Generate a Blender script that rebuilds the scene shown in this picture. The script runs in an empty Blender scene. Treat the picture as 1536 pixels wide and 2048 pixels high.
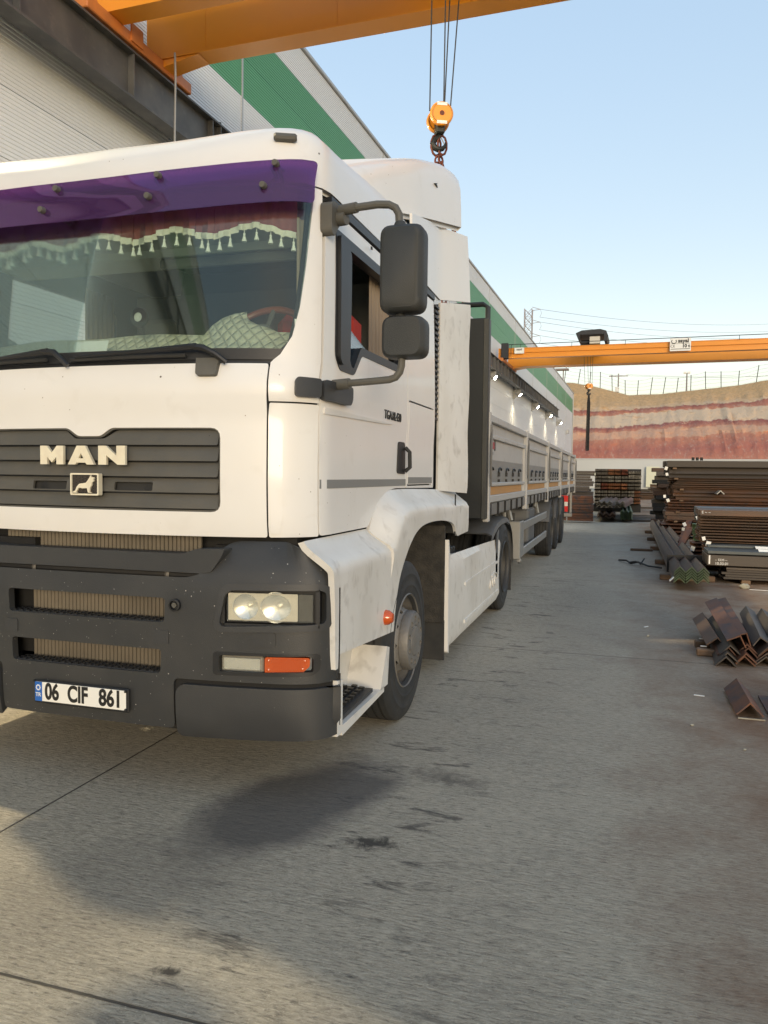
import bpy, bmesh, math, random
from math import radians, sin, cos, pi, sqrt, atan2
from mathutils import Vector, Matrix, Quaternion
from mathutils.geometry import delaunay_2d_cdt
random.seed(7)
scene = bpy.context.scene
COL = scene.collection

# ------------------------------------------------------------------ camera
cam_d = bpy.data.cameras.new('camera'); cam = bpy.data.objects.new('camera', cam_d); COL.objects.link(cam)
cam_d.sensor_fit = 'HORIZONTAL'; cam_d.sensor_width = 36.0; cam_d.lens = 36.0*1540/1536
cam_d.clip_start = .05; cam_d.clip_end = 3000
_vy = Vector(((1240-768)/1540, (955-1024)/1540, 1)).normalized()
_q = Vector((0, (955-.012*(1240-768)-1024)/1540, 1)).normalized()
_up = _q.cross(_vy).normalized()
if _up.y > 0: _up = -_up
_vx = _vy.cross(_up).normalized()
if _vx.x < 0: _vx = -_vx
CAMH = 1.55
# columns: camera right, up, back in world axes
cam.matrix_world = Matrix(((_vx.x, -_vx.y, -_vx.z, 0), (_vy.x, -_vy.y, -_vy.z, 0), (_up.x, -_up.y, -_up.z, CAMH), (0, 0, 0, 1)))
scene.camera = cam

# ------------------------------------------------------------------ sky, sun, exposure (dusk, yard floodlights on)
SUN_EL, SUN_AZ = radians(7.0), atan2(.42, -.90)          # low behind the photographer
world = bpy.data.worlds.new('World'); scene.world = world; world.use_nodes = True
wn = world.node_tree.nodes; wl = world.node_tree.links
sky = wn.new('ShaderNodeTexSky'); sky.sky_type = 'NISHITA'; sky.sun_disc = False
sky.sun_elevation = SUN_EL; sky.sun_rotation = SUN_AZ
sky.air_density = 1.0; sky.dust_density = .5; sky.ozone_density = 1.6; sky.altitude = 900
gm_ = wn.new('ShaderNodeGamma'); gm_.inputs[1].default_value = .26; wl.new(sky.outputs[0], gm_.inputs[0])                        # hazy evening air evens the sky out
mu_ = wn.new('ShaderNodeMix'); mu_.data_type = 'RGBA'; mu_.blend_type = 'MULTIPLY'; mu_.inputs[0].default_value = 1; mu_.inputs[7].default_value = (1.055, .968, .918, 1); wl.new(gm_.outputs[0], mu_.inputs[6])
hs_ = wn.new('ShaderNodeHueSaturation'); hs_.inputs['Saturation'].default_value = 3.5; wl.new(mu_.outputs[2], hs_.inputs['Color'])
bg = wn['Background']; wl.new(hs_.outputs[0], bg.inputs[0]); bg.inputs[1].default_value = .134
sun_d = bpy.data.lights.new('sun', 'SUN'); sun_o = bpy.data.objects.new('sun', sun_d); COL.objects.link(sun_o)
sun_d.energy = .37; sun_d.angle = radians(20); sun_d.color = (1, .84, .62)
_sd = Vector((sin(SUN_AZ)*cos(SUN_EL), cos(SUN_AZ)*cos(SUN_EL), sin(SUN_EL)))
sun_o.rotation_euler = _sd.to_track_quat('Z', 'Y').to_euler()
vs = scene.view_settings; vs.view_transform = 'Standard'; vs.look = 'None'; vs.gamma = 1; vs.exposure = 2.55
vs.use_curve_mapping = False

# ------------------------------------------------------------------ material helper
MATS = {}
def mat(name, col, rough=.5, metal=0., var=0., vscale=3., vcol=None, stretch=(1, 1, 1), bump=0., bscale=60., rand=0.,
        specks=None, coat=0., dirt=None, spec=.5, extra=None):
    """plain procedural paint / metal: base colour, low-frequency variation towards vcol, per-object shift, specks, fine relief"""
    m = bpy.data.materials.new(name); m.use_nodes = True; MATS[name] = m
    n = m.node_tree.nodes; l = m.node_tree.links; b = n['Principled BSDF']
    b.inputs['Roughness'].default_value = rough; b.inputs['Metallic'].default_value = metal
    b.inputs['Coat Weight'].default_value = coat; b.inputs['Coat Roughness'].default_value = .08
    b.inputs['Specular IOR Level'].default_value = spec
    geo = n.new('ShaderNodeNewGeometry'); mp = n.new('ShaderNodeVectorMath'); mp.operation = 'MULTIPLY'
    mp.inputs[1].default_value = stretch; l.new(geo.outputs['Position'], mp.inputs[0]); P = mp.outputs[0]
    def rgb(c):
        r = n.new('ShaderNodeRGB'); r.outputs[0].default_value = (*c, 1); return r.outputs[0]
    cur = rgb(col)
    def mix(a, c, fac):
        x = n.new('ShaderNodeMix'); x.data_type = 'RGBA'; l.new(a, x.inputs[6]); l.new(c, x.inputs[7])
        if isinstance(fac, float): x.inputs[0].default_value = fac
        else: l.new(fac, x.inputs[0])
        return x.outputs[2]
    def ramp(src, lo, hi, out=1.):
        r = n.new('ShaderNodeMapRange'); r.inputs[1].default_value = lo; r.inputs[2].default_value = hi; r.inputs[4].default_value = out
        l.new(src, r.inputs[0]); return r.outputs[0]
    def noise(sc, det=4., vec=None, dist=0.):
        t = n.new('ShaderNodeTexNoise'); t.inputs['Scale'].default_value = sc; t.inputs['Detail'].default_value = det
        t.inputs['Distortion'].default_value = dist
        l.new(vec or P, t.inputs['Vector']); return t.outputs['Fac']
    m['_h'] = 0
    if var: cur = mix(cur, rgb(vcol or tuple(c*.5 for c in col)), ramp(noise(vscale), .35, .7, var))
    if dirt: cur = mix(cur, rgb(dirt[0]), ramp(noise(dirt[2], 8., None, .4), dirt[3], dirt[4], dirt[1]))
    if rand:
        oi = n.new('ShaderNodeObjectInfo'); hv = n.new('ShaderNodeHueSaturation'); l.new(cur, hv.inputs['Color'])
        l.new(ramp(oi.outputs['Random'], 0, 1, 1.), hv.inputs['Value'])
        rr = n.new('ShaderNodeMapRange'); rr.inputs[3].default_value = 1-rand; rr.inputs[4].default_value = 1+rand
        l.new(oi.outputs['Random'], rr.inputs[0]); l.new(rr.outputs[0], hv.inputs['Value']); cur = hv.outputs[0]
    if specks:                       # (colour, scale, radius, share)
        for (sc_, s_, r_, a_) in specks:
            v = n.new('ShaderNodeTexVoronoi'); v.inputs['Scale'].default_value = s_; l.new(geo.outputs['Position'], v.inputs['Vector'])
            sep = n.new('ShaderNodeSeparateColor'); l.new(v.outputs['Color'], sep.inputs[0])
            near = ramp(v.outputs['Distance'], r_, r_*.6, 1.)
            pick = n.new('ShaderNodeMath'); pick.operation = 'LESS_THAN'; pick.inputs[1].default_value = a_; l.new(sep.outputs[0], pick.inputs[0])
            mm = n.new('ShaderNodeMath'); mm.operation = 'MULTIPLY'; l.new(near, mm.inputs[0]); l.new(pick.outputs[0], mm.inputs[1])
            cur = mix(cur, rgb(sc_), mm.outputs[0])
    l.new(cur, b.inputs['Base Color'])
    if bump:
        bp = n.new('ShaderNodeBump'); bp.inputs['Strength'].default_value = bump; bp.inputs['Distance'].default_value = .01
        l.new(noise(bscale, 5.), bp.inputs['Height']); l.new(bp.outputs[0], b.inputs['Normal'])
    if extra: extra(m, n, l, b, P, mix, rgb, ramp, noise, cur)
    return m

def emit(name, col, s):
    m = bpy.data.materials.new(name); m.use_nodes = True; MATS[name] = m
    b = m.node_tree.nodes['Principled BSDF']; b.inputs['Base Color'].default_value = (*col, 1)
    b.inputs['Emission Color'].default_value = (*col, 1); b.inputs['Emission Strength'].default_value = s
    return m

def glass(name, tint, gloss=(.9, .95, 1), base=.06, edge=.7, diff=None):
    m = bpy.data.materials.new(name); m.use_nodes = True; MATS[name] = m
    n = m.node_tree.nodes; l = m.node_tree.links; n.remove(n['Principled BSDF']); out = n['Material Output']
    t = n.new('ShaderNodeBsdfTransparent'); t.inputs[0].default_value = (*tint, 1)
    g = n.new('ShaderNodeBsdfGlossy'); g.inputs['Roughness'].default_value = .03; g.inputs[0].default_value = (*gloss, 1)
    fr = n.new('ShaderNodeFresnel'); fr.inputs[0].default_value = 1.5
    mr = n.new('ShaderNodeMapRange'); mr.inputs[3].default_value = base; mr.inputs[4].default_value = edge; l.new(fr.outputs[0], mr.inputs[0])
    first = t.outputs[0]
    if diff:
        d = n.new('ShaderNodeBsdfDiffuse'); d.inputs[0].default_value = (*diff[0], 1)
        mx0 = n.new('ShaderNodeMixShader'); mx0.inputs[0].default_value = diff[1]; l.new(first, mx0.inputs[1]); l.new(d.outputs[0], mx0.inputs[2]); first = mx0.outputs[0]
    mx = n.new('ShaderNodeMixShader'); l.new(mr.outputs[0], mx.inputs[0]); l.new(first, mx.inputs[1]); l.new(g.outputs[0], mx.inputs[2])
    l.new(mx.outputs[0], out.inputs[0]); return m

# ------------------------------------------------------------------ mesh helper
def inpoly(p, poly):
    x, y = p; c = False; j = len(poly)-1
    for i in range(len(poly)):
        xi, yi = poly[i]; xj, yj = poly[j]
        if (yi > y) != (yj > y) and x < (xj-xi)*(y-yi)/(yj-yi)+xi: c = not c
        j = i
    return c

def rpoly(pts, r, n=4):
    """polygon with rounded corners; r one number or one per corner"""
    out = []; N = len(pts)
    for i, p in enumerate(pts):
        rr = r[i] if isinstance(r, (list, tuple)) else r
        if rr <= 0: out.append(tuple(p)); continue
        p = Vector(p); a = Vector(pts[i-1])-p; b = Vector(pts[(i+1) % N])-p
        rr = min(rr, a.length*.48, b.length*.48)
        A = p+a.normalized()*rr; Bq = p+b.normalized()*rr
        for k in range(n+1):
            t = k/n; out.append(tuple(A*(1-t)**2+p*2*t*(1-t)+Bq*t*t))
    return out

def circ(cx, cy, r, n=24, ry=None):
    return [(cx+r*cos(2*pi*k/n), cy+(ry or r)*sin(2*pi*k/n)) for k in range(n)]

def rrect(x0, x1, z0, z1, r=.02, n=4): return rpoly([(x0, z0), (x1, z0), (x1, z1), (x0, z1)], r, n)

class MB:
    def __init__(s): s.v = []; s.f = []
    def add(s, vs, fs):
        o = len(s.v); s.v += [tuple(v) for v in vs]; s.f += [tuple(i+o for i in f) for f in fs]; return s
    def box(s, x0, x1, y0, y1, z0, z1, b=0.):
        if x0 > x1: x0, x1 = x1, x0
        if y0 > y1: y0, y1 = y1, y0
        if z0 > z1: z0, z1 = z1, z0
        if not b:
            return s.add([(x, y, z) for x in (x0, x1) for y in (y0, y1) for z in (z0, z1)],
                         [(0, 1, 3, 2), (4, 6, 7, 5), (0, 4, 5, 1), (2, 3, 7, 6), (0, 2, 6, 4), (1, 5, 7, 3)])
        b = min(b, (x1-x0)*.45, (y1-y0)*.45, (z1-z0)*.45)
        X, Y, Z = (x0, x1), (y0, y1), (z0, z1); vs = []; idx = {}
        for i in (0, 1):
            for j in (0, 1):
                for k in (0, 1):
                    sx, sy, sz = (1-2*i)*b, (1-2*j)*b, (1-2*k)*b
                    for a, p in enumerate(((X[i], Y[j]+sy, Z[k]+sz), (X[i]+sx, Y[j], Z[k]+sz), (X[i]+sx, Y[j]+sy, Z[k]))):
                        idx[(i, j, k, a)] = len(vs); vs.append(p)
        fs = []
        I = lambda i, j, k, a: idx[(i, j, k, a)]
        for i in (0, 1):
            q = [I(i, 0, 0, 0), I(i, 0, 1, 0), I(i, 1, 1, 0), I(i, 1, 0, 0)]; fs.append(q if i == 0 else q[::-1])
            q = [I(0, i, 0, 1), I(1, i, 0, 1), I(1, i, 1, 1), I(0, i, 1, 1)]; fs.append(q if i == 0 else q[::-1])
            q = [I(0, 0, i, 2), I(0, 1, i, 2), I(1, 1, i, 2), I(1, 0, i, 2)]; fs.append(q if i == 0 else q[::-1])
        for i in (0, 1):
            for j in (0, 1):
                s1 = (i+j) % 2 == 0
                q = [I(i, j, 0, 0), I(i, j, 0, 1), I(i, j, 1, 1), I(i, j, 1, 0)]; fs.append(q if s1 else q[::-1])
                q = [I(i, 0, j, 0), I(i, 0, j, 2), I(i, 1, j, 2), I(i, 1, j, 0)]; fs.append(q[::-1] if s1 else q)
                q = [I(0, i, j, 1), I(0, i, j, 2), I(1, i, j, 2), I(1, i, j, 1)]; fs.append(q if s1 else q[::-1])
                for k in (0, 1):
                    t = [I(i, j, k, 0), I(i, j, k, 1), I(i, j, k, 2)]; fs.append(t if (i+j+k) % 2 else t[::-1])
        return s.add(vs, fs)
    def prism(s, poly, ax, a0, a1):
        n = len(poly)
        P = {'x': lambda p, a: (a, p[0], p[1]), 'y': lambda p, a: (p[0], a, p[1]), 'z': lambda p, a: (p[0], p[1], a)}[ax]
        return s.add([P(p, a0) for p in poly]+[P(p, a1) for p in poly],
                     [tuple(range(n)), tuple(range(2*n-1, n-1, -1))]+[(i, i+n, (i+1) % n+n, (i+1) % n) for i in range(n)])
    def tube(s, path, r, n=10, caps=True):
        path = [Vector(p) for p in path]; rings = []; N = len(path)
        rs = r if isinstance(r, (list, tuple)) else [r]*N
        t0 = (path[1]-path[0]).normalized(); u = t0.orthogonal().normalized()
        for i, p in enumerate(path):
            t = (path[min(i+1, N-1)]-path[max(i-1, 0)]).normalized()
            u = (u-t*u.dot(t)).normalized(); w = t.cross(u)
            rings.append([p+(u*cos(2*pi*k/n)+w*sin(2*pi*k/n))*rs[i] for k in range(n)])
        vs = [v for q in rings for v in q]
        fs = [(i*n+k, i*n+(k+1) % n, (i+1)*n+(k+1) % n, (i+1)*n+k) for i in range(N-1) for k in range(n)]
        if caps: fs += [tuple(range(n-1, -1, -1)), tuple((N-1)*n+k for k in range(n))]
        return s.add(vs, fs)
    def lathe(s, prof, c=(0, 0, 0), ax='x', n=32, cap=False):
        """prof: list of (radius, height along axis)"""
        c = Vector(c); E = {'x': (Vector((1, 0, 0)), Vector((0, 1, 0)), Vector((0, 0, 1))), 'y': (Vector((0, 1, 0)), Vector((0, 0, 1)), Vector((1, 0, 0))),
                            'z': (Vector((0, 0, 1)), Vector((1, 0, 0)), Vector((0, 1, 0)))}[ax] if isinstance(ax, str) else ax
        vs = [c+E[0]*h+(E[1]*cos(2*pi*k/n)+E[2]*sin(2*pi*k/n))*r for (r, h) in prof for k in range(n)]
        m = len(prof)
        fs = [(i*n+k, (i+1)*n+k, (i+1)*n+(k+1) % n, i*n+(k+1) % n) for i in range(m-1) for k in range(n)]
        if cap: fs += [tuple(range(n)), tuple((m-1)*n+k for k in range(n-1, -1, -1))]
        return s.add(vs, fs)
    def grid(s, pts, flip=False):
        R = len(pts); C_ = len(pts[0])
        fs = [(i*C_+j, i*C_+j+1, (i+1)*C_+j+1, (i+1)*C_+j) for i in range(R-1) for j in range(C_-1)]
        if flip: fs = [f[::-1] for f in fs]
        return s.add([p for r in pts for p in r], fs)
    def sheet(s, outer, holes, fm, thick=.02, step=.15):
        """curved panel of real thickness: 2-D outline with holes, mapped onto the surface fm(u, v)"""
        V2 = []; E2 = []; loops = [outer]+list(holes)
        for lp in loops:
            d = []
            for i, p in enumerate(lp):
                q = lp[(i+1) % len(lp)]; L = math.dist(p, q)
                if L < 1e-6: continue
                k = max(1, int(L/step+.5))
                d += [(p[0]+(q[0]-p[0])*t/k, p[1]+(q[1]-p[1])*t/k) for t in range(k)]
            o = len(V2); V2 += d; E2 += [(o+i, o+(i+1) % len(d)) for i in range(len(d))]
        nb = len(V2); xs = [p[0] for p in outer]; ys = [p[1] for p in outer]
        gx = min(xs)+step*.5
        while gx < max(xs):
            gy = min(ys)+step*.5
            while gy < max(ys):
                p = (gx, gy)
                if inpoly(p, outer) and not any(inpoly(p, h) for h in holes) and min((p[0]-q[0])**2+(p[1]-q[1])**2 for q in V2[:nb]) > (step*.45)**2: V2.append(p)
                gy += step
            gx += step
        r = delaunay_2d_cdt([Vector(p) for p in V2], E2, [], 0, 1e-6)
        W = r[0]; tris = []
        for f in r[2]:
            c = (sum(W[i][0] for i in f)/3, sum(W[i][1] for i in f)/3)
            if inpoly(c, outer) and not any(inpoly(c, h) for h in holes):
                a, b_, c_ = (W[i] for i in f)
                if (b_[0]-a[0])*(c_[1]-a[1])-(b_[1]-a[1])*(c_[0]-a[0]) < 0: f = f[::-1]
                tris.append(tuple(f))
        front = []; back = []; e = 1e-3
        for w in W:
            p = Vector(fm(*w)); du = Vector(fm(w[0]+e, w[1]))-Vector(fm(w[0]-e, w[1])); dv = Vector(fm(w[0], w[1]+e))-Vector(fm(w[0], w[1]-e))
            nn = du.cross(dv).normalized(); front.append(p); back.append(p-nn*thick)
        n = len(W); cnt = {}
        for f in tris:
            for i in range(3):
                a, b_ = f[i], f[(i+1) % 3]; cnt[(a, b_)] = 1
        rim = [(a, b_) for (a, b_) in cnt if (b_, a) not in cnt]
        return s.add(front+back, tris+[tuple(i+n for i in f[::-1]) for f in tris]+[(a, a+n, b_+n, b_) for a, b_ in rim])
    def mesh(s, name, m=None, sharp=35):
        me = bpy.data.meshes.new(name); me.from_pydata(s.v, [], s.f); me.validate()
        if m: me.materials.append(MATS[m] if isinstance(m, str) else m)
        if sharp:
            me.polygons.foreach_set('use_smooth', [True]*len(me.polygons)); me.set_sharp_from_angle(angle=radians(sharp))
        return me
    def build(s, name, m, parent=None, sharp=35, loc=None, rot=None):
        o = bpy.data.objects.new(name, s.mesh(name, m, sharp)); COL.objects.link(o)
        if parent: o.parent = parent
        if loc: o.location = loc
        if rot: o.rotation_euler = rot
        return o

def inst(name, me, parent=None, loc=(0, 0, 0), rot=(0, 0, 0), scale=None):
    o = bpy.data.objects.new(name, me); COL.objects.link(o); o.location = loc; o.rotation_euler = rot
    if scale: o.scale = scale
    if parent: o.parent = parent
    return o
def empty(name, loc=(0, 0, 0), rz=0.):
    o = bpy.data.objects.new(name, None); COL.objects.link(o); o.location = loc; o.rotation_euler = (0, 0, rz); return o
def tag(o, label, cat, group=None):
    o['label'] = label; o['category'] = cat
    if group: o['group'] = group
    return o
def struct(o): o['kind'] = 'structure'; return o
def text_mesh(txt, size, bold=0., extr=.001, align='CENTER'):
    c = bpy.data.curves.new('lettering', 'FONT'); c.body = txt; c.size = size; c.offset = bold; c.extrude = extr; c.align_x = align; c.align_y = 'CENTER'
    o = bpy.data.objects.new('lettering', c); COL.objects.link(o)
    me = bpy.data.meshes.new_from_object(o); bpy.data.objects.remove(o); bpy.data.curves.remove(c)
    return me
def text(name, txt, size, m, parent, loc, rot, bold=0., extr=.001, sx=1., align='CENTER'):
    me = text_mesh(txt, size, bold, extr, align); me.materials.clear(); me.materials.append(MATS[m])
    return inst(name, me, parent, loc, rot, (sx, 1, 1))
def smooth01(t): t = max(0., min(1., t)); return t*t*(3-2*t)
def lerp_tab(tab, z):
    if z <= tab[0][0]: return tab[0][1]
    for (a, va), (b, vb) in zip(tab, tab[1:]):
        if z <= b:
            t = (z-a)/(b-a); return va+(vb-va)*t
    return tab[-1][1]
BA = radians(1.34)                                     # the hall stands a degree off the lorry's line
def B(x, y, z=0.): return (x*cos(BA)+y*sin(BA), -x*sin(BA)+y*cos(BA), z)
# ------------------------------------------------------------------ materials
mat('paint_white', (.80, .79, .765), .36, coat=.3, var=.16, vscale=1.7, vcol=(.66, .63, .56), dirt=((.50, .46, .38), .16, 7., .60, .80), specks=[((.07, .05, .035), 9, .055, .14), ((.20, .15, .10), 26, .09, .10)])
mat('paint_white_dirty', (.74, .73, .695), .42, coat=.1, var=.45, vscale=2.5, vcol=(.50, .47, .41), dirt=((.30, .275, .235), .55, 11., .55, .78), stretch=(1, 1, .75), specks=[((.12, .10, .08), 14, .05, .12)])
mat('bumper_plastic', (.031, .033, .035), .50, var=.5, vscale=4, vcol=(.056, .055, .052), bump=.15, bscale=220, specks=[((.55, .53, .49), 34, .10, .10), ((.5, .5, .46), 90, .16, .09)])
mat('bumper_grey', (.036, .038, .041), .5, var=.4, vscale=3, vcol=(.06, .06, .057), bump=.12, bscale=200, specks=[((.4, .4, .38), 40, .05, .05)])
mat('grille_plastic', (.085, .083, .074), .5, var=.4, vscale=7, vcol=(.13, .115, .09), bump=.1, bscale=200, specks=[((.02, .02, .02), 15, .05, .14)])
mat('mirror_plastic', (.030, .033, .033), .55, var=.5, vscale=6, vcol=(.055, .054, .048), bump=.25, bscale=260, specks=[((.35, .33, .30), 30, .05, .05)])
mat('arm_plastic', (.11, .105, .090), .6, var=.4, vscale=10, vcol=(.07, .07, .06), bump=.15, bscale=200)
mat('black_trim', (.014, .015, .017), .45, bump=.1, bscale=200)
mat('black_rubber', (.020, .021, .022), .75, var=.5, vscale=9, vcol=(.05, .048, .044))
mat('tyre', (.018, .020, .022), .72, var=.6, vscale=7, vcol=(.05, .047, .042), bump=.2, bscale=90)
mat('rim_steel', (.20, .195, .185), .55, .3, var=.6, vscale=8, vcol=(.15, .135, .115), bump=.25, bscale=50)
mat('rim_dark', (.05, .05, .048), .6, .2, var=.5, vscale=9, vcol=(.05, .048, .045))
mat('seam_dark', (.012, .012, .012), .8)
mat('chrome', (.85, .82, .72), .3, .4, var=.3, vscale=20, vcol=(.5, .45, .35))
mat('badge_metal', (.86, .80, .62), .35, .15, var=.3, vscale=25, vcol=(.62, .52, .40))
mat('reflector', (.92, .92, .88), .22, .75)
mat('lamp_housing', (.35, .33, .28), .4, .3)
glass('lamp_glass', (.97, .97, .95), base=.05, edge=.5)
glass('windscreen_glass', (.88, .94, .92), (.80, .92, .93), base=.005, edge=.8, diff=((.20, .26, .26), .03))
glass('side_glass', (.70, .76, .74), base=.06, edge=.8)
glass('visor_acrylic', (.46, .23, .50), (.9, .85, 1), base=.03, edge=.5, diff=((.17, .08, .25), .25))
mat('amber_lens', (.52, .085, .012), .2, coat=.6)
mat('red_plate', (.75, .03, .03), .35, rand=.0)
mat('plate_white', (.82, .82, .78), .35)
mat('plate_blue', (.02, .13, .48), .35)
mat('ink_black', (.012, .012, .012), .5)
mat('white_ink', (.8, .8, .78), .5)
mat('radiator', (.15, .128, .095), .6, .3, var=.6, vscale=6, vcol=(.085, .072, .054))
mat('interior_dark', (.030, .031, .032), .8)
mat('interior_grey', (.13, .135, .13), .85)
mat('interior_pale', (.55, .55, .50), .8)
mat('curtain_maroon', (.30, .085, .075), .9, var=.5, vscale=9, vcol=(.17, .045, .045), stretch=(4, 4, .4))
mat('curtain_beige', (.33, .26, .19), .9, var=.5, vscale=8, vcol=(.2, .15, .11), stretch=(6, 6, .3))
mat('lace', (.90, .86, .72), .85, bump=.6, bscale=180)
mat('tassel', (.93, .92, .82), .8)
mat('wood_rim', (.26, .07, .035), .3, coat=.6)
mat('red_fabric', (.45, .03, .015), .8)
def quilt(m, n, l, b, P, mix, rgb, ramp, noise, cur):
    w = []
    for d in ((1, 0, 1), (1, 0, -1)):
        x = n.new('ShaderNodeVectorMath'); x.operation = 'DOT_PRODUCT'; x.inputs[1].default_value = d; l.new(P, x.inputs[0])
        mu = n.new('ShaderNodeMath'); mu.operation = 'MULTIPLY'; mu.inputs[1].default_value = 52; l.new(x.outputs['Value'], mu.inputs[0])
        s = n.new('ShaderNodeMath'); s.operation = 'SINE'; l.new(mu.outputs[0], s.inputs[0])
        a = n.new('ShaderNodeMath'); a.operation = 'ABSOLUTE'; l.new(s.outputs[0], a.inputs[0]); w.append(a.outputs[0])
    mn = n.new('ShaderNodeMath'); mn.operation = 'MINIMUM'; l.new(w[0], mn.inputs[0]); l.new(w[1], mn.inputs[1])
    sq = n.new('ShaderNodeMath'); sq.operation = 'POWER'; sq.inputs[1].default_value = .5; l.new(mn.outputs[0], sq.inputs[0])
    bp = n.new('ShaderNodeBump'); bp.inputs['Strength'].default_value = 1; bp.inputs['Distance'].default_value = .012
    l.new(sq.outputs[0], bp.inputs['Height']); l.new(bp.outputs[0], b.inputs['Normal'])
    l.new(mix(cur, rgb((.62, .60, .48)), ramp(mn.outputs[0], .12, .04)), b.inputs['Base Color'])
mat('quilt_beige', (.62, .59, .45), .7, extra=quilt)
mat('chassis', (.022, .023, .025), .65, var=.5, vscale=5, vcol=(.05, .046, .04))
mat('mud_black', (.025, .024, .022), .85, var=.8, vscale=14, vcol=(.06, .055, .047), bump=.5, bscale=70)
mat('mudguard_grey', (.12, .125, .13), .55, var=.5, vscale=4, vcol=(.075, .075, .075))
mat('trailer_paint', (.43, .425, .41), .5, var=.35, vscale=2.2, vcol=(.34, .33, .315), dirt=((.22, .195, .17), .45, 6., .6, .8), bump=.05, bscale=40)
mat('trailer_band', (.22, .225, .22), .45, var=.3, vscale=2, vcol=(.21, .21, .2))
mat('trailer_orange', (.47, .25, .085), .5, var=.4, vscale=3, vcol=(.36, .22, .12))
mat('trailer_rail', (.20, .195, .185), .55, var=.6, vscale=3, vcol=(.1, .095, .09))
mat('headboard', (.012, .015, .018), .45, var=.4, vscale=3, vcol=(.02, .023, .025), bump=.06, bscale=20)
mat('sticker_red', (.33, .06, .07), .5)
mat('galvanised', (.34, .34, .33), .45, .5, var=.4, vscale=10, vcol=(.3, .3, .28))
mat('wall_grey', (.74, .765, .785), .42, 0., var=.10, vscale=.5, vcol=(.5, .49, .47), rand=.035)
mat('wall_green', (.10, .34, .165), .42, .05, var=.15, vscale=.6, vcol=(.11, .36, .18), rand=.04)
mat('wall_trim', (.42, .42, .41), .4, .3)
mat('crane_yellow', (.80, .30, .018), .42, var=.15, vscale=1.2, vcol=(.62, .24, .02), coat=.1)
mat('runway_steel', (.085, .086, .088), .55, .3, var=.7, vscale=2.2, vcol=(.15, .148, .14), dirt=((.2, .19, .175), .4, 5, .58, .75))
mat('rail_steel', (.32, .32, .32), .4, .6)
mat('end_truck', (.62, .21, .05), .5, var=.4, vscale=5, vcol=(.38, .13, .05))
mat('motor_black', (.018, .02, .024), .5)
mat('equipment_white', (.62, .60, .52), .5)
mat('rope', (.045, .045, .045), .5, .4)
mat('hook_steel', (.022, .024, .022), .45, .4)
mat('chain_rust', (.16, .045, .025), .6, .3, var=.6, vscale=30, vcol=(.07, .025, .02))
mat('concrete_wall', (.56, .575, .56), .8, var=.3, vscale=.35, vcol=(.48, .49, .475), bump=.1, bscale=8)
mat('board_pale', (.66, .66, .50), .7)
mat('fence_post', (.10, .10, .10), .6)
mat('pylon_steel', (.30, .27, .27), .6, .3)
mat('wire', (.09, .09, .10), .6)
mat('lamp_white', (.75, .75, .72), .5)
# steel stock, brown mill scale and rust
mat('steel_brown', (.078, .054, .040), .62, .15, var=.8, vscale=2.5, vcol=(.13, .064, .034), stretch=(.5, 1, 3), dirt=((.12, .045, .016), .7, 3., .56, .74), rand=.35, bump=.12, bscale=60)
mat('steel_grey', (.082, .068, .056), .6, .15, var=.7, vscale=2, vcol=(.085, .068, .055), stretch=(.5, 1, 3), rand=.35, bump=.1, bscale=60)
mat('steel_teal', (.070, .086, .094), .5, .25, var=.5, vscale=2, vcol=(.12, .12, .115), rand=.2)
mat('steel_rust', (.095, .048, .032), .68, .1, var=.8, vscale=5, vcol=(.17, .062, .024), dirt=((.04, .037, .042), .8, 6., .5, .65), rand=.3, bump=.2, bscale=60)
mat('steel_green', (.070, .115, .050), .6, .1, var=.6, vscale=9, vcol=(.035, .05, .03), rand=.25)
mat('steel_galv', (.36, .35, .25), .45, .4, var=.5, vscale=4, vcol=(.28, .26, .19), stretch=(1, 6, 1))
mat('end_pale', (.36, .34, .28), .6, var=.8, vscale=18, vcol=(.30, .24, .16), rand=.35)
mat('end_orange', (.46, .17, .06), .6, var=.8, vscale=16, vcol=(.28, .12, .05), rand=.3)
mat('end_red', (.42, .09, .03), .6, var=.8, vscale=16, vcol=(.24, .08, .04), rand=.3)
mat('timber', (.17, .105, .06), .8, var=.6, vscale=10, vcol=(.09, .055, .035), stretch=(1, 1, 4), rand=.3, bump=.3, bscale=40)
mat('paper', (.82, .82, .79), .8)
mat('scrap_black', (.02, .019, .018), .7)
mat('stone', (.35, .33, .26), .9, bump=.5, bscale=30)

# ---- yard slab: broom-finished concrete, oily stains by the wheels, rust run-off by the steel, saw-cut joints
m = bpy.data.materials.new('yard_concrete'); m.use_nodes = True; MATS['yard_concrete'] = m
n = m.node_tree.nodes; l = m.node_tree.links; b = n['Principled BSDF']
geo = n.new('ShaderNodeNewGeometry'); P = geo.outputs['Position']
def _sc(v, s, off=(0, 0, 0)):
    x = n.new('ShaderNodeVectorMath'); x.operation = 'MULTIPLY_ADD'; x.inputs[1].default_value = s; x.inputs[2].default_value = off; l.new(v, x.inputs[0]); return x.outputs[0]
def _no(v, sc, det=4., rough=.55, dist=0.):
    t = n.new('ShaderNodeTexNoise'); t.inputs['Scale'].default_value = sc; t.inputs['Detail'].default_value = det; t.inputs['Roughness'].default_value = rough
    t.inputs['Distortion'].default_value = dist; l.new(v, t.inputs['Vector']); return t.outputs['Fac']
def _mr(s, a, c, o0=0., o1=1.):
    r = n.new('ShaderNodeMapRange'); r.inputs[1].default_value = a; r.inputs[2].default_value = c; r.inputs[3].default_value = o0; r.inputs[4].default_value = o1; l.new(s, r.inputs[0]); return r.outputs[0]
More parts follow.
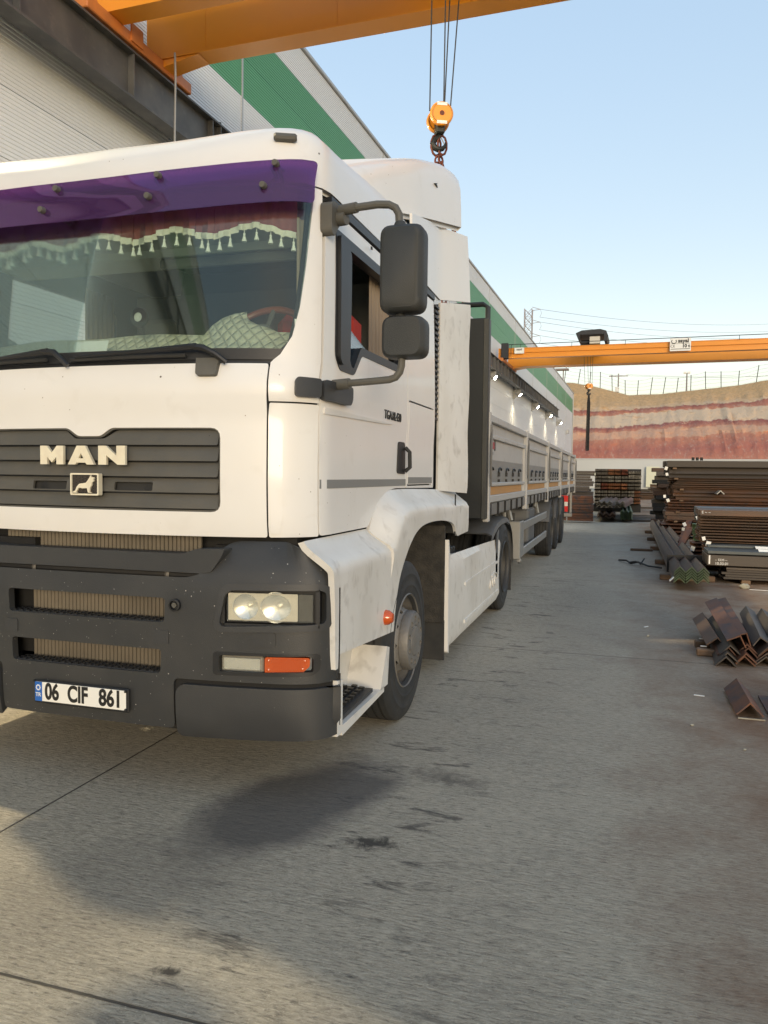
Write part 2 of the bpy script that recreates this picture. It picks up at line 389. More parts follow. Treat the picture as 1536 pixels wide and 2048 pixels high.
def _ma(op, a, c=None):
    x = n.new('ShaderNodeMath'); x.operation = op
    for i, q in enumerate((a, c)):
        if q is None: continue
        if isinstance(q, (int, float)): x.inputs[i].default_value = q
        else: l.new(q, x.inputs[i])
    return x.outputs[0]
def _mx(a, c, f, mode='MIX'):
    x = n.new('ShaderNodeMix'); x.data_type = 'RGBA'; x.blend_type = mode
    for i, q in ((6, a), (7, c)):
        if isinstance(q, tuple): x.inputs[i].default_value = (*q, 1)
        else: l.new(q, x.inputs[i])
    if isinstance(f, float): x.inputs[0].default_value = f
    else: l.new(f, x.inputs[0])
    return x.outputs[2]
sep = n.new('ShaderNodeSeparateXYZ'); l.new(P, sep.inputs[0]); X, Y = sep.outputs[0], sep.outputs[1]
broom = _no(_sc(P, (20, 105, 1)), 1., 5., .7, .3)                    # short ragged strokes across the bay
broom2 = _no(_sc(P, (1.4, 30, 1)), 1., 3., .5, .1)
grit = _no(_sc(P, (105, 125, 1)), 1., 4., .8); pit = _no(P, 38., 4., .7)
big = _no(P, .55, 5., .6, .3); mid = _no(P, 2.3, 6., .65, .4)
col = _mx((.40, .358, .280), (.53, .476, .372), _mr(big, .3, .7))
col = _mx(col, (.20, .19, .172), _mr(mid, .52, .80, 0., .35))
col = _mx(col, (.66, .61, .49), _ma('MULTIPLY', _mr(broom, .50, .64), .8))
col = _mx(col, (.10, .092, .075), _ma('MULTIPLY', _mr(broom, .47, .33), .70))
col = _mx(col, (.19, .18, .155), _ma('MULTIPLY', _mr(broom2, .46, .30), .28))
col = _mx(col, (.74, .69, .56), _mr(grit, .56, .68, 0., .9))
col = _mx(col, (.08, .075, .065), _mr(_ma('ADD', _ma('MULTIPLY', grit, .6), _ma('MULTIPLY', pit, .4)), .44, .34, 0., .6))
# rust-brown traffic film towards the steel stacks
rustm = _ma('MULTIPLY', _mr(_ma('ADD', X, _ma('MULTIPLY', mid, 1.3)), .60, 1.55), _mr(_no(P, 1.1, 5., .62, .5), .22, .58, .25, 1.))
col = _mx(col, _mx(col, (.22, .105, .046), .85), rustm)
# oil spots in the lane beside the lorry
lane = _ma('MULTIPLY', _mr(X, -1.75, -1.25), _mr(X, -.05, -.75))
oil = _mr(_no(_sc(P, (3.0, 9.0, 1)), 1., 6., .7, .6), .568, .66)
col = _mx(col, (.045, .042, .040), _ma('MULTIPLY', _ma('MULTIPLY', lane, oil), .8))
spots = _mr(_no(_sc(P, (3., 4., 1), (7, 3, 0)), 1.15, 7., .7, 1.), .70, .745)
col = _mx(col, (.04, .038, .036), _ma('MULTIPLY', spots, .5))
scuff = _mr(_no(_sc(P, (2.2, 9., 1), (2, 9, 0)), 1., 5., .7, .8), .66, .74)
col = _mx(col, (.46, .44, .40), _ma('MULTIPLY', scuff, _mr(Y, 4.5, 7., 0., .55)))
# tyre-darkened lane
col = _mx(col, (.19, .175, .145), _ma('MULTIPLY', _ma('MULTIPLY', _mr(X, -1.4, -.6), _mr(X, 1.1, .3)), _mr(Y, 4., 8., .05, .4)))
# floodlight shade before the cab painted into the slab, two oil drips beside it
fine = _no(P, 16., 5., .7, .6)
def blot(cx_, cy_, rx, ry, ang, edge, amp):
    dx = _ma('SUBTRACT', X, cx_); dy = _ma('SUBTRACT', Y, cy_); ca, sa = cos(ang), sin(ang)
    a_ = _ma('DIVIDE', _ma('ADD', _ma('MULTIPLY', dx, ca), _ma('MULTIPLY', dy, sa)), rx); b2_ = _ma('DIVIDE', _ma('SUBTRACT', _ma('MULTIPLY', dy, ca), _ma('MULTIPLY', dx, sa)), ry)
    d_ = _ma('SQRT', _ma('ADD', _ma('MULTIPLY', a_, a_), _ma('MULTIPLY', b2_, b2_)))
    return _mr(_ma('ADD', d_, _ma('MULTIPLY', _ma('SUBTRACT', mid if rx > .2 else fine, .5), amp if rx > .2 else 5.)), 1.+edge*(1 if rx > .2 else 3), 1.-edge*(1 if rx > .2 else 3))
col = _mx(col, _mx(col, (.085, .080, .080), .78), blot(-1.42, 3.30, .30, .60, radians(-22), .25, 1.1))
col = _mx(col, _mx(col, (.10, .095, .09), .25), blot(-1.75, 2.45, .34, .62, radians(-30), .35, 1.2))
col = _mx(col, (.055, .050, .045), _ma('MULTIPLY', blot(-.80, 3.80, .16, .07, radians(-12), .3, 1.6), .62))
col = _mx(col, (.03, .028, .026), _ma('MULTIPLY', blot(-.965, 3.02, .085, .05, .2, .2, 3.2), .9))
col = _mx(col, (.03, .028, .026), _ma('MULTIPLY', blot(-1.30, 2.03, .03, .018, .2, .2, 1.5), .9))
# saw-cut joints
def joint(s, pos, w):
    return _mr(_ma('ABSOLUTE', _ma('SUBTRACT', s, pos)), w, w*.45)
jn = joint(X, -2.5, .007)
for s_, p_ in ((Y, 1.86), (Y, 6.9), (Y, 11.9), (Y, 16.9), (Y, 21.9), (X, 2.5), (X, -7.4)):
    jn = _ma('MAXIMUM', jn, joint(s_, p_, .007))
col = _mx(col, (.03, .028, .026), _ma('MULTIPLY', jn, .85))
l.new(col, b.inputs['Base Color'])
b.inputs['Roughness'].default_value = .82
hgt = _ma('ADD', _ma('ADD', _ma('MULTIPLY', broom, 1.), _ma('MULTIPLY', broom2, .5)), _ma('ADD', _ma('MULTIPLY', grit, .45), _ma('MULTIPLY', jn, -2.)))
bp = n.new('ShaderNodeBump'); bp.inputs['Strength'].default_value = 1.; bp.inputs['Distance'].default_value = .018; l.new(hgt, bp.inputs['Height']); l.new(bp.outputs[0], b.inputs['Normal'])

# ---- hillside: layered clay and chalky marl, dry grass on the crown
m = bpy.data.materials.new('strata'); m.use_nodes = True; MATS['strata'] = m
n = m.node_tree.nodes; l = m.node_tree.links; b = n['Principled BSDF']; b.inputs['Roughness'].default_value = .95
geo = n.new('ShaderNodeNewGeometry'); P = geo.outputs['Position']; sep = n.new('ShaderNodeSeparateXYZ'); l.new(P, sep.inputs[0]); X, Y, Z = sep.outputs
wob = _ma('ADD', _ma('MULTIPLY', _no(_sc(P, (.06, .03, .1)), 1., 3., .55), 2.6), _ma('MULTIPLY', _no(_sc(P, (.55, .3, .9)), 1., 7., .75), 2.0))
lev = _ma('SUBTRACT', _ma('ADD', Z, wob), _ma('MULTIPLY', X, .045))
rp = n.new('ShaderNodeValToRGB'); cr = rp.color_ramp
RED = (.56, .235, .14); PINK = (.66, .37, .23); CRM = (.70, .51, .335); SAND = (.74, .48, .27); TAN = (.68, .43, .20)
stops = [(0, RED), (.20, (.44, .155, .11)), (.33, RED), (.345, PINK), (.44, PINK), (.452, RED), (.51, (.32, .10, .08)), (.522, CRM), (.68, CRM), (.69, RED), (.755, (.32, .10, .075)), (.765, CRM), (.84, SAND), (.88, SAND), (.90, TAN), (1, TAN)]
while len(cr.elements) < len(stops): cr.elements.new(.5)
for e, (p_, c_) in zip(cr.elements, stops): e.position = p_; e.color = (*c_, 1)
l.new(_mr(lev, 5.0, 18.0), rp.inputs[0])
c = _mx(rp.outputs[0], (.62, .50, .38), _mr(_no(_sc(P, (2.6, 1, .45)), 1., 7., .75), .54, .70, 0., .6))
c = _mx(c, (.24, .10, .07), _mr(_no(_sc(P, (2.5, 1, .5), (5, 0, 0)), 1., 6., .7), .57, .75, 0., .5))
crown = _mr(_ma('ADD', lev, _ma('MULTIPLY', _no(P, .8, 5., .7), 2.)), 15.6, 16.6)
grass_c = _mx((.60, .38, .18), (.42, .26, .12), _mr(_no(P, 2.2, 6., .75), .42, .62))
l.new(_mx(c, grass_c, _ma('MULTIPLY', crown, .75)), b.inputs['Base Color'])
bp = n.new('ShaderNodeBump'); bp.inputs['Strength'].default_value = .8; bp.inputs['Distance'].default_value = .5
l.new(_no(_sc(P, (1.3, 1, .5)), 1., 8., .7), bp.inputs['Height']); l.new(bp.outputs[0], b.inputs['Normal'])
# ================================================================== SETTING
from mathutils import noise as mnoise
def bempty(name, x, y, z=0.): return empty(name, B(x, y, z), -BA)

g = MB(); g.grid([[(x, y, 0) for x in (-400, -60, -9, -5, -2, 2, 6, 60, 400)] for y in (-300, -40, -5, 5, 15, 40, 112.2, 400, 900)])
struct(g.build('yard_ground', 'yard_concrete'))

def crest(x):
    return lerp_tab([(-60, 19), (-20, 18.4), (-8, 17.4), (-4, 16.6), (1, 15.2), (6, 15.3), (12, 15.9), (18, 16.5), (22, 17.2), (30, 18.6), (50, 20.5), (140, 22)], x)
rows = []
XS = [-60+110*i/300 for i in range(301)]+[55, 65, 80, 100, 140]
for j in range(80):
    t = j/74
    row = []
    for x in XS:
        zc = crest(x)
        if t <= 1:
            y = 112.6+22*t; z = 3.7+(zc-3.7)*(t**.82)
            k = .9*sin(min(1, t*4)*pi/2)*(1-.85*smooth01((t-.72)/.22))
            nz = mnoise.fractal(Vector((x*.22, t*5., 3.)), .8, 2.1, 6)
            gul = mnoise.fractal(Vector((x*1.1, t*1.6, 8.)), .7, 2.2, 6)
            z += nz*.45*k; y += (nz*1.3+gul*1.0+.9*abs(mnoise.noise(Vector((x*.45, t*1.1, 2.)))))*k
        else:
            y = 134.6+(t-1)*15*120; z = zc+.2-(t-1)*36
        row.append((x, y, z))
    rows.append(row)
struct(MB().grid(rows).build('hillside', 'strata', sharp=60))

w = MB(); w.box(-40, 100, 112.0, 112.55, 0, 4.05, .02); w.box(-40, 100, 111.95, 112.6, 4.053, 4.17, .02)
tag(w.build('retaining_wall', 'concrete_wall'), 'long pale concrete retaining wall at the foot of the red hillside', 'wall')

# ---------------------------------------------------------------- hall: ribbed sandwich panels in rows, one part each
hall = bempty('factory_hall', -8.6, 50)
tag(hall, 'tall grey ribbed-panel factory hall with a broad green stripe under its roof edge', 'building')
def rib_panel(h, m):
    pr = []; n = max(4, round(h/.062)); p = h/n
    for i in range(n):
        z = i*p; pr += [(0, z+.002), (0, z+p*.55), (-.011, z+p*.62), (-.011, z+p*.93)]
    pr = [(-.03, .004)]+[(x, z+.004) for x, z in pr]+[(-.03, h-.004)]
    pr = [(x, min(z, h-.004)) for x, z in pr]
    L = 9.79
    k = len(pr); b_ = MB()
    b_.add([(x, .006, z) for x, z in pr]+[(x, L-.006, z) for x, z in pr], [(i, i+k, i+k+1, i+1) for i in range(k-1)]+[tuple(range(k)), tuple(range(2*k-1, k-1, -1))])
    return b_.mesh('wall_panel', m, 20)
Hrows = [(i*.99, .99, 'wall_grey') for i in range(10)]+[(9.9, .875, 'wall_green'), (10.775, .875, 'wall_green'), (11.65, .86, 'wall_grey')]
pmesh = {}
for (z, h_, m_) in Hrows:
    if (h_, m_) not in pmesh: pmesh[(h_, m_)] = rib_panel(h_, m_)
    for c in range(-7, 10):
        y0 = 15.6+9.8*(c-1)-50
        if y0+9.8 > 55.5: continue
        inst('wall_panel', pmesh[(h_, m_)], hall, (0, y0, z))
core = MB(); core.box(-40, -.032, -112.8, 55.3, .0, 12.5); core.build('hall_core', 'wall_trim', hall)
fl = MB(); fl.prism([(-.3, 12.52), (.05, 12.52), (.05, 12.60), (.02, 12.66), (-.3, 12.66)], 'x', 0, 1)
MB().box(-.4, .06, -112.8, 55.35, 12.514, 12.62, .015).build('roof_flashing', 'wall_trim', hall)
for c in range(-7, 11):
    y0 = 15.6+9.8*(c-1)-50
    if y0 < 55.5: MB().box(-.02, .012, y0-.03, y0+.03, 0, 12.5).build('joint_cover', 'wall_green' if False else 'wall_trim', hall)
for yy in (54.0,): MB().tube([(.08, yy, 0), (.08, yy, 12.4)], .05).build('downpipe', 'wall_trim', hall)
MB().box(.0, .32, 45.2, 45.9, 6.75, 7.25, .03).build('wall_box', 'wall_trim', hall)

# ---------------------------------------------------------------- crane runway along the hall
rw = bempty('crane_runway', -8.15, 0)
tag(rw, 'dark grey steel crane runway beam bracketed along the factory wall', 'runway beam')
def ibeam(x0, x1, z0, z1, y0, y1, tf=.035, tw=.02):
    c = (x0+x1)/2; b_ = MB(); b_.box(x0, x1, y0, y1, z0, z0+tf); b_.box(x0, x1, y0, y1, z1-tf, z1); b_.box(c-tw, c+tw, y0, y1, z0+tf, z1-tf); return b_
ibeam(-.15, .15, 7.63, 8.40, -20, 81).build('beam', 'runway_steel', rw, 0)
MB().box(-.035, .035, -20, 80.6, 8.403, 8.47, .01).build('rail', 'rail_steel', rw)
MB().box(-.42, -.2, -20, 80.6, 8.42, 8.55, .02).build('cable_tray', 'galvanised', rw)
st = MB(); st.box(.021, .135, -.012, .012, 7.667, 8.363); stm = st.mesh('stiffener', 'runway_steel', 0)
y = -16.; k = 0
while y < 80.5:
    inst('stiffener', stm, rw, (0, y, 0)); 
    if k % 3 == 0: inst('stiffener', stm, rw, (0, y+.3, 0))
    y += 1.225 if y > 30 else 2.45; k += 1
bk = MB(); bk.box(-.42, .1, -.07, .07, 7.35, 7.62); bk.box(-.43, -.36, -.12, .12, 6.9, 8.3); bk.prism([(-.36, 6.95), (.08, 7.34), (-.36, 7.34)], 'y', -.015, .015); bkm = bk.mesh('bracket', 'galvanised', 0)
for k in range(-2, 9): inst('bracket', bkm, rw, (0, 5.4+9.8*k, 0))
for k, y in enumerate((76.2, 77.6, 79.2, 80.2, 14.05, 15.1, 12.2)):
    MB().tube([(-.1, y, 8.4), (-.1, y, 8.62+.05*(k % 2))], .03, 6).build('cable_hook', 'motor_black', rw)

# ---------------------------------------------------------------- floodlights under the runway, lit
FLOOD_W = 760
head = MB(); head.prism(rpoly([(-.16, -.10), (.16, -.13), (.16, .13), (-.16, .10)], .03), 'y', -.19, .19)
hm = head.mesh('housing', 'galvanised', 30)
lens = MB(); lens.box(.162, .172, -.17, .17, -.11, .11, .004); emit('flood_glow', (1, .93, .72), 22); lm = lens.mesh('lens', 'flood_glow', 0)
arm = MB(); arm.tube([(-.32, 0, .2), (-.02, 0, .16), (0, 0, 0)], .022, 8); arm.box(-.36, -.31, -.08, .08, .08, .32); am = arm.mesh('mounting_arm', 'galvanised', 30)
FN = ['nearest the camera, out past the cab', 'beside the cab', 'first', 'second', 'third', 'fourth']
vis = {4: 'floodlight on the hall wall right beside the dark trailer headboard, brightest of the row', 5: 'second lit floodlight from the trailer headboard along the hall wall',
       6: 'third lit floodlight from the trailer headboard, middle of the row on the wall', 7: 'fourth lit floodlight from the headboard, second to last on the wall', 8: 'last lit floodlight on the hall wall, under the end of the dark runway beam'}
hid = {-1: 'lit floodlight on the hall wall nearest the camera, left of the cab', 0: 'lit floodlight on the hall wall level with the lorry cab', 1: 'lit floodlight on the hall wall behind the cab', 2: 'lit floodlight on the wall behind the front half of the trailer', 3: 'lit floodlight on the wall just left of the trailer headboard'}
for k in range(0, 9):
    f = bempty('floodlight', -8.2, 5.4+9.8*k, 7.34)
    tag(f, {**vis, **hid}[k], 'floodlight', 'floodlights along the hall wall')
    inst('mounting_arm', am, f)
    h_ = inst('housing', hm, f, rot=(0, radians(42), 0)); inst('lens', lm, h_)
    ld = bpy.data.lights.new('flood_lamp', 'SPOT'); ld.energy = FLOOD_W*{-1: .22, 0: .8}.get(k, .10); ld.color = (1, .82, .52); ld.spot_size = radians(150); ld.spot_blend = .7; ld.shadow_soft_size = .12
    lo = bpy.data.objects.new('flood_lamp', ld); COL.objects.link(lo); lo.parent = f; lo.location = (.2, 0, -.2)
    lo.rotation_euler = (Vector((-.85, 0, .52)) if k < 3 else Vector((-.45, 0, .89))).to_track_quat('Z', 'Y').to_euler()

# ---------------------------------------------------------------- travelling cranes
def girder(b_, y0, y1, z0, z1, x0=-8.35, x1=17.):
    b_.box(x0, x1, y0, y1, z0, z0+.03); b_.box(x0, x1, y0+.04, y1-.04, z0+.03, z1-.03); b_.box(x0, x1, y0, y1, z1-.03, z1)
    return b_
def wheel_m():
    return MB().lathe([(.0, -.06), (.16, -.06), (.16, -.045), (.125, -.045), (.125, .045), (.16, .045), (.16, .06), (.05, .06), (.05, .075), (0, .075)], ax='x', n=24).mesh('wheel', 'end_truck', 30)
whm = wheel_m()
def crane(ya, yb, wa, wb, z0, z1, label, ext):
    c = bempty('bridge_crane', 0, (ya+yb)/2); yc = (ya+yb)/2
    tag(c, label, 'crane', 'yellow bridge cranes')
    girder(MB(), ya-yc, ya+wa-yc, z0, z1).build('girder', 'crane_yellow', c, 0)
    girder(MB(), yb-wb-yc, yb-yc, z0, z1).build('girder', 'crane_yellow', c, 0)
    for k in range(9):
        for (yf, sg_) in ((ya-yc+.04, -1), (yb-wb-yc+.04, -1)): MB().box(-7.2+k*2.4, -7.185+k*2.4, yf-.006, yf, z0+.03, z1-.03).build('weld_seam', 'crane_yellow', c, 0)
    e = MB(); e.box(-8.34, -8.0, ya-yc-ext, yb-yc+ext, z0-.20, z0-.004, .015); e.build('end_carriage', 'end_truck', c)
    for yy in (ya-yc-ext+.25, yb-yc+ext-.25): inst('wheel', whm, c, (-8.15, yy, z0-.05))
    MB().box(-8.0, -7.97, ya-yc+wa+.15, ya-yc+wa+.45, z0-.16, z0+.12).build('bolt_plate', 'end_truck', c, 0)
    e = MB(); e.prism([(-8.0, z0-.01), (-7.3, z0-.01), (-8.0, z0-.13)], 'y', yb-wb-yc+.02, yb-yc-.02); e.build('gusset', 'crane_yellow', c, 0)
    return c, yc
near, nyc = crane(10.30, 12.12, .38, .40, 8.67, 9.62, 'near yellow bridge crane spanning over the lorry at the top of the picture', .5)
MB().box(-3.7, -2.0, -.75, .75, 9.66, 9.78, .02).build('trolley_frame', 'motor_black', near)
MB().lathe([(0, -.5), (.2, -.5), (.2, .5), (0, .5)], (-2.85, 0, 9.95), 'x', 20).build('hoist_drum', 'crane_yellow', near)
MB().tube([(-7.62, .3, 8.6), (-7.61, .3, 8.2), (-7.6, .26, 7.2), (-7.6, .25, 5.8), (-7.6, .25, 1.2)], .018, 6).build('pendant_cable', 'galvanised', near)
MB().box(-7.66, -7.54, .19, .31, .95, 1.2, .02).build('pendant_control', 'crane_yellow', near)

far, fyc = crane(46.9, 51.6, .45, 1.1, 8.67, 9.27, 'far yellow bridge crane with white load sign crossing in front of the red hillside', .35)
MB().box(-8.3, 17, 46.83-fyc, 46.90-fyc, 8.97, 9.0).build('web_rib', 'crane_yellow', far, 0)
y_ = 46.72-fyc
sg = MB().box(1.41, 2.52, y_-.03, y_, 8.70, 9.42, .008).build('load_sign', 'plate_white', far)
R90 = (radians(90), 0, 0)
text('sign_lettering', 'sayal', .30, 'ink_black', sg, (2.12, y_-.034, 9.26), R90, .012)
arc = MB(); arc.tube([(1.62+.13*cos(a), y_-.034, 9.24+.11*sin(a)) for a in [pi*.75+i*pi*1.5/14 for i in range(15)]], .02, 6); arc.build('sign_emblem', 'ink_black', sg)
text('sign_lettering', 'CE', .2, 'ink_black', sg, (1.56, y_-.034, 8.97), R90)
text('sign_lettering', '10 t', .25, 'ink_black', sg, (2.26, y_-.034, 8.97), R90, .012)
MB().box(1.46, 2.47, y_-.034, y_-.031, 9.10, 9.115).build('sign_rule', 'ink_black', sg, 0)
MB().box(1.46, 2.47, y_-.034, y_-.031, 8.80, 8.83).build('sign_rule', 'ink_black', sg, 0)
b_ = MB().box(-7.35, -6.78, y_-.02, y_+.1, 8.90, 9.25, .01).build('control_box', 'plate_white', far)
text('sign_lettering', 'sayal', .17, 'ink_black', b_, (-7.06, y_-.024, 9.14), R90, .004)
MB().box(-8.15, -7.72, y_-.05, y_+.35, 8.62, 9.55, .03).build('drive_motor', 'motor_black', far)
MB().tube([(-7.55, y_-.02, 8.75), (-7.55, y_-.02, 9.4), (-7.4, y_-.02, 9.45)], .02, 6).build('conduit', 'motor_black', far)
fr = MB(); fr.tube([(-7.7, y_+.05, 9.46), (17, y_+.05, 9.46)], .02, 6)
for xx in range(-7, 17, 3): fr.tube([(xx, y_+.05, 9.2), (xx, y_+.05, 9.46)], .015, 5)
fr.build('festoon_rail', 'motor_black', far)
tr = MB(); tr.box(-3.6, -2.1, -1.6, .5, 9.28, 9.42, .02); tr.build('trolley_frame', 'arm_plastic', far)
MB().box(-3.05, -2.45, -1.7, -1.3, 9.45, 9.88, .02).build('hoist_cabinet', 'equipment_white', far)
MB().lathe([(0, -.25), (.16, -.25), (.16, .25), (0, .25)], (-3.3, -1.2, 9.6), 'x', 16).build('hoist_motor', 'motor_black', far)
cv = MB(); cv.prism(rpoly([(-3.85, 10.08), (-3.70, 9.70), (-3.62, 9.70), (-3.6, 9.98), (-2.22, 9.98), (-2.2, 9.55), (-2.05, 9.55), (-1.98, 9.86), (-2.10, 10.16), (-2.45, 10.27), (-3.5, 10.23)], .03), 'y', -1.85, .45); cv.build('rain_cover', 'motor_black', far)

def hook_block(loc, sc, top, label, spread, rz):
    h_ = empty('hook_block', loc, rz); tag(h_, label, 'crane hook', 'crane hooks hanging from the bridge cranes')
    r = .17*sc
    for i, x in enumerate((-.13*sc, .13*sc)):
        d = MB().lathe([(0, -.035*sc), (r*.93, -.035*sc), (r, -.022*sc), (r, .022*sc), (r*.93, .035*sc), (0, .035*sc)], (0, x, 0), 'y', 32).build('sheave_cover', 'crane_yellow', h_)
        MB().lathe([(r*.86, -.045*sc), (r*.86, .045*sc)], (0, x, 0), 'y', 24).build('sheave_rim', 'hook_steel', d)
        sy = x-.037*sc*(1 if i == 0 else -1)
        MB().lathe([(0, -.004), (.035*sc, -.004), (.035*sc, .004), (0, .004)], (0, sy, 0), 'y', 16).build('axle_pin', 'chain_rust', d)
        if i == 0:
            for zz in (.13, -.13): MB().box(-.075*sc, .075*sc, sy-.004, sy-.001, (zz-.022)*sc, (zz+.022)*sc).build('label_plate', 'plate_white', d, 0)
    MB().box(-.065*sc, .065*sc, -.09*sc, .09*sc, -.25*sc, -.05*sc, .02).build('yoke', 'hook_steel', h_)
    pth = [(0, 0, -.20), (0, 0, -.26), (-.02, 0, -.285), (-.07, 0, -.32), (-.095, 0, -.375), (-.07, 0, -.43), (-.01, 0, -.455), (.05, 0, -.44), (.09, 0, -.39), (.095, 0, -.345)]
    MB().tube([Vector(p)*sc for p in pth], [.035*sc, .035*sc, .038*sc, .042*sc, .046*sc, .048*sc, .044*sc, .035*sc, .024*sc, .010*sc], 10).build('hook', 'hook_steel', h_)
    MB().tube([Vector((.02, 0, -.27))*sc, Vector((.08, 0, -.38))*sc], .008*sc, 6).build('safety_latch', 'galvanised', h_)
    for (a, y0, b_, y1) in spread: MB().tube([(a*sc, y0*sc, .03), (b_*sc, y1*sc, top-loc[2])], .0075*sc+.002, 6).build('rope', 'rope', h_)
    return h_
hb = B(-2.93, 11.22, 6.79)
hook_block(hb, 1., 9.7, 'orange crane hook block hanging in front of the sky above the trailer', [(-.175, -.13, -.155, -.10), (.03, -.13, .03, -.16), (.09, .13, .20, .16), (.175, .13, .36, .10)], radians(25))
def chain(name, path_pts, r, lk, parent, m):
    b_ = MB(); P_ = [Vector(p) for p in path_pts]; L = sum((P_[i+1]-P_[i]).length for i in range(len(P_)-1)); nl = int(L/(lk*.72)); k = 0; d = 0.; i = 0
    for q in range(nl):
        s = q*lk*.72
        acc = 0
        for i in range(len(P_)-1):
            sl = (P_[i+1]-P_[i]).length
            if acc+sl >= s: break
            acc += sl
        t = (P_[i+1]-P_[i]).normalized(); c = P_[i]+t*(s-acc)
        u = t.orthogonal().normalized()
        if q % 2: u = t.cross(u)
        ring = [c+t*(lk*.5*cos(a))+u*(lk*.28*sin(a)) for a in [2*pi*j/10 for j in range(11)]]
        b_.tube(ring, r, 6, False)
    return b_.build(name, m, parent)
sl = empty('chain_sling', Vector(hb)+Vector((0, 0, -.41))); tag(sl, 'rusty four-leg chain sling hanging from the near crane hook into the trailer', 'chain')
chain('lifting_ring', [(-.05, 0, .02), (-.05, 0, -.22)], .017, .30, sl, 'chain_rust')
chain('lifting_ring', [(.04, .02, .02), (.04, .02, -.22)], .017, .28, sl, 'chain_rust')
for (dx, dy) in ((-.55, -1.6), (.5, -1.6), (-.55, 1.6), (.5, 1.6)):
    chain('chain_leg', [(dx*.05, 0, -.20), (dx*.25, dy*.12, -.75), (dx, dy, -4.3)], .014, .13, sl, 'chain_rust')
hf = B(-3.07, 48.5, 7.05)
hook_block(hf, 1.15, 9.35, 'far orange crane hook block hanging against the tan hill crest', [(-.26, -.13, -.36, -.1), (-.08, -.13, -.10, .1), (.10, .13, .02, -.1), (.2, .13, .2, .1)], radians(20))
sl = empty('chain_sling', Vector(hf)+Vector((0, 0, -.50))); tag(sl, 'long dark chain sling hanging straight down before the layered hillside', 'chain')
for dx, dy, m_ in ((-.05, 0, 'scrap_black'), (.05, .04, 'scrap_black'), (0, -.05, 'scrap_black'), (.02, .06, 'scrap_black')):
    chain('chain_leg', [(0, 0, 0), (dx, dy, -.5), (dx*1.2-.02, dy*1.3, -3.5)], .022, .17, sl, m_)

# ---------------------------------------------------------------- hill-top fence, poles, pylon
fence = empty('hilltop_fence', (8, 136, 15)); tag(fence, 'sagging wire fence on leaning dark posts along the top of the hillside', 'fence')
fx = [-12.0, -9.6, -7.3, -5.4, -3.6, -1.6, .5, 2.4, 4.4, 6.4, 8.5, 10.7, 13.0, 15.3, 17.8, 20.4, 23.1, 25.9, 28.8, 31.8, 35]
tops = []
for i, x in enumerate(fx):
    zb = crest(x)-.4; hgt = 3.1+.25*sin(i*1.7); lean = .28*sin(i*.9)+.12
    top = (x-8+lean, .1*cos(i), zb+hgt-15); MB().tube([(x-8, 0, zb-15), top], .065, 6).build('fence_post', 'fence_post', fence); tops.append(((x-8, 0, zb-15), top))
for f_ in (.22, .42, .60, .78, .97):
    pts = []
    for (a, b2), (a2, b3) in zip(tops, tops[1:]):
        p0 = Vector(a).lerp(Vector(b2), f_); p1 = Vector(a2).lerp(Vector(b3), f_); pts += [p0, p0.lerp(p1, .5)+Vector((0, 0, -.06))]
    pts.append(p1); MB().tube(pts, .016, 4).build('fence_wire', 'fence_post', fence)
def pole(x, y, z0, h_, label, arm_):
    p = empty('utility_pole', (x, y, z0)); tag(p, label, 'pole')
    MB().tube([(0, 0, 0), (0, 0, h_)], [.16, .10], 8).build('mast', 'pylon_steel', p)
    if arm_:
        MB().box(-1.6, 1.6, -.06, .06, h_-.5, h_-.35).build('crossarm', 'pylon_steel', p)
        for xx in (-1.4, 0, 1.4): MB().tube([(xx, 0, h_-.35), (xx, 0, h_-.1)], .06, 6).build('insulator', 'lamp_white', p)
        MB().box(-.5, .1, -.3, .3, h_-3.2, h_-2.3, .05).build('transformer', 'lamp_white', p)
    else:
        for s in (-1, 1): MB().box(s*.3-.22, s*.3+.22, -.2, .1, h_-.1, h_+.25, .04).build('lamp_head', 'lamp_white', p)
pole(-.7, 141, 14, 5.6, 'utility pole with crossarm and transformer behind the hilltop fence', True)
pole(10.2, 138, 14.8, 4.2, 'short lamp post with white twin heads behind the hilltop fence', False)
hut = empty('lamp_shelter', (-9.6, 134, 16.4)); tag(hut, 'small flat canopy on a post at the hall end of the hilltop fence', 'canopy')
MB().box(-1.6, .9, -.8, .8, 3.1, 3.35, .05).build('canopy_roof', 'pylon_steel', hut); MB().tube([(0, 0, 0), (0, 0, 3.1)], .1, 6).build('post', 'pylon_steel', hut)
py = empty('lattice_pylon', (-23.3, 200, 0)); tag(py, 'tall lattice power pylon rising behind the roof edge of the hall', 'pylon')
pb = MB(); wdt = lambda z: .95+max(0, 34-z)*.06
lv = list(range(0, 46, 2))
for sx in (-1, 1):
    for sy in (-1, 1): pb.tube([(sx*wdt(z), sy*wdt(z), z) for z in lv], .10, 5)
pb.build('lattice_leg', 'pylon_steel', py); pb = MB()
for z0, z1 in zip(lv, lv[1:]):
    a, c = wdt(z0), wdt(z1)
    for s in (-1, 1):
        pb.tube([(-a, s*a, z0), (c, s*c, z1)], .06, 4); pb.tube([(a, s*a, z0), (-c, s*c, z1)], .06, 4)
        pb.tube([(s*a, -a, z0), (s*c, c, z1)], .06, 4); pb.tube([(-a, s*a, z0), (a, s*a, z0)], .05, 4)
pb.build('lattice_bracing', 'pylon_steel', py)
ends = []
for z in (43.6, 40.4, 37.0):
    a = MB(); a.tube([(.9, 0, z), (2.9, 0, z+.25)], .08, 4); a.tube([(.9, 0, z+.9), (2.9, 0, z+.25)], .08, 4)
    a.tube([(2.9, 0, z+.25), (3.3, -.3, z-.8), (2.8, 0, z-1.7)], .05, 4); a.build('crossarm', 'pylon_steel', py); ends += [(2.9, z+.25), (2.8, z-1.7)]
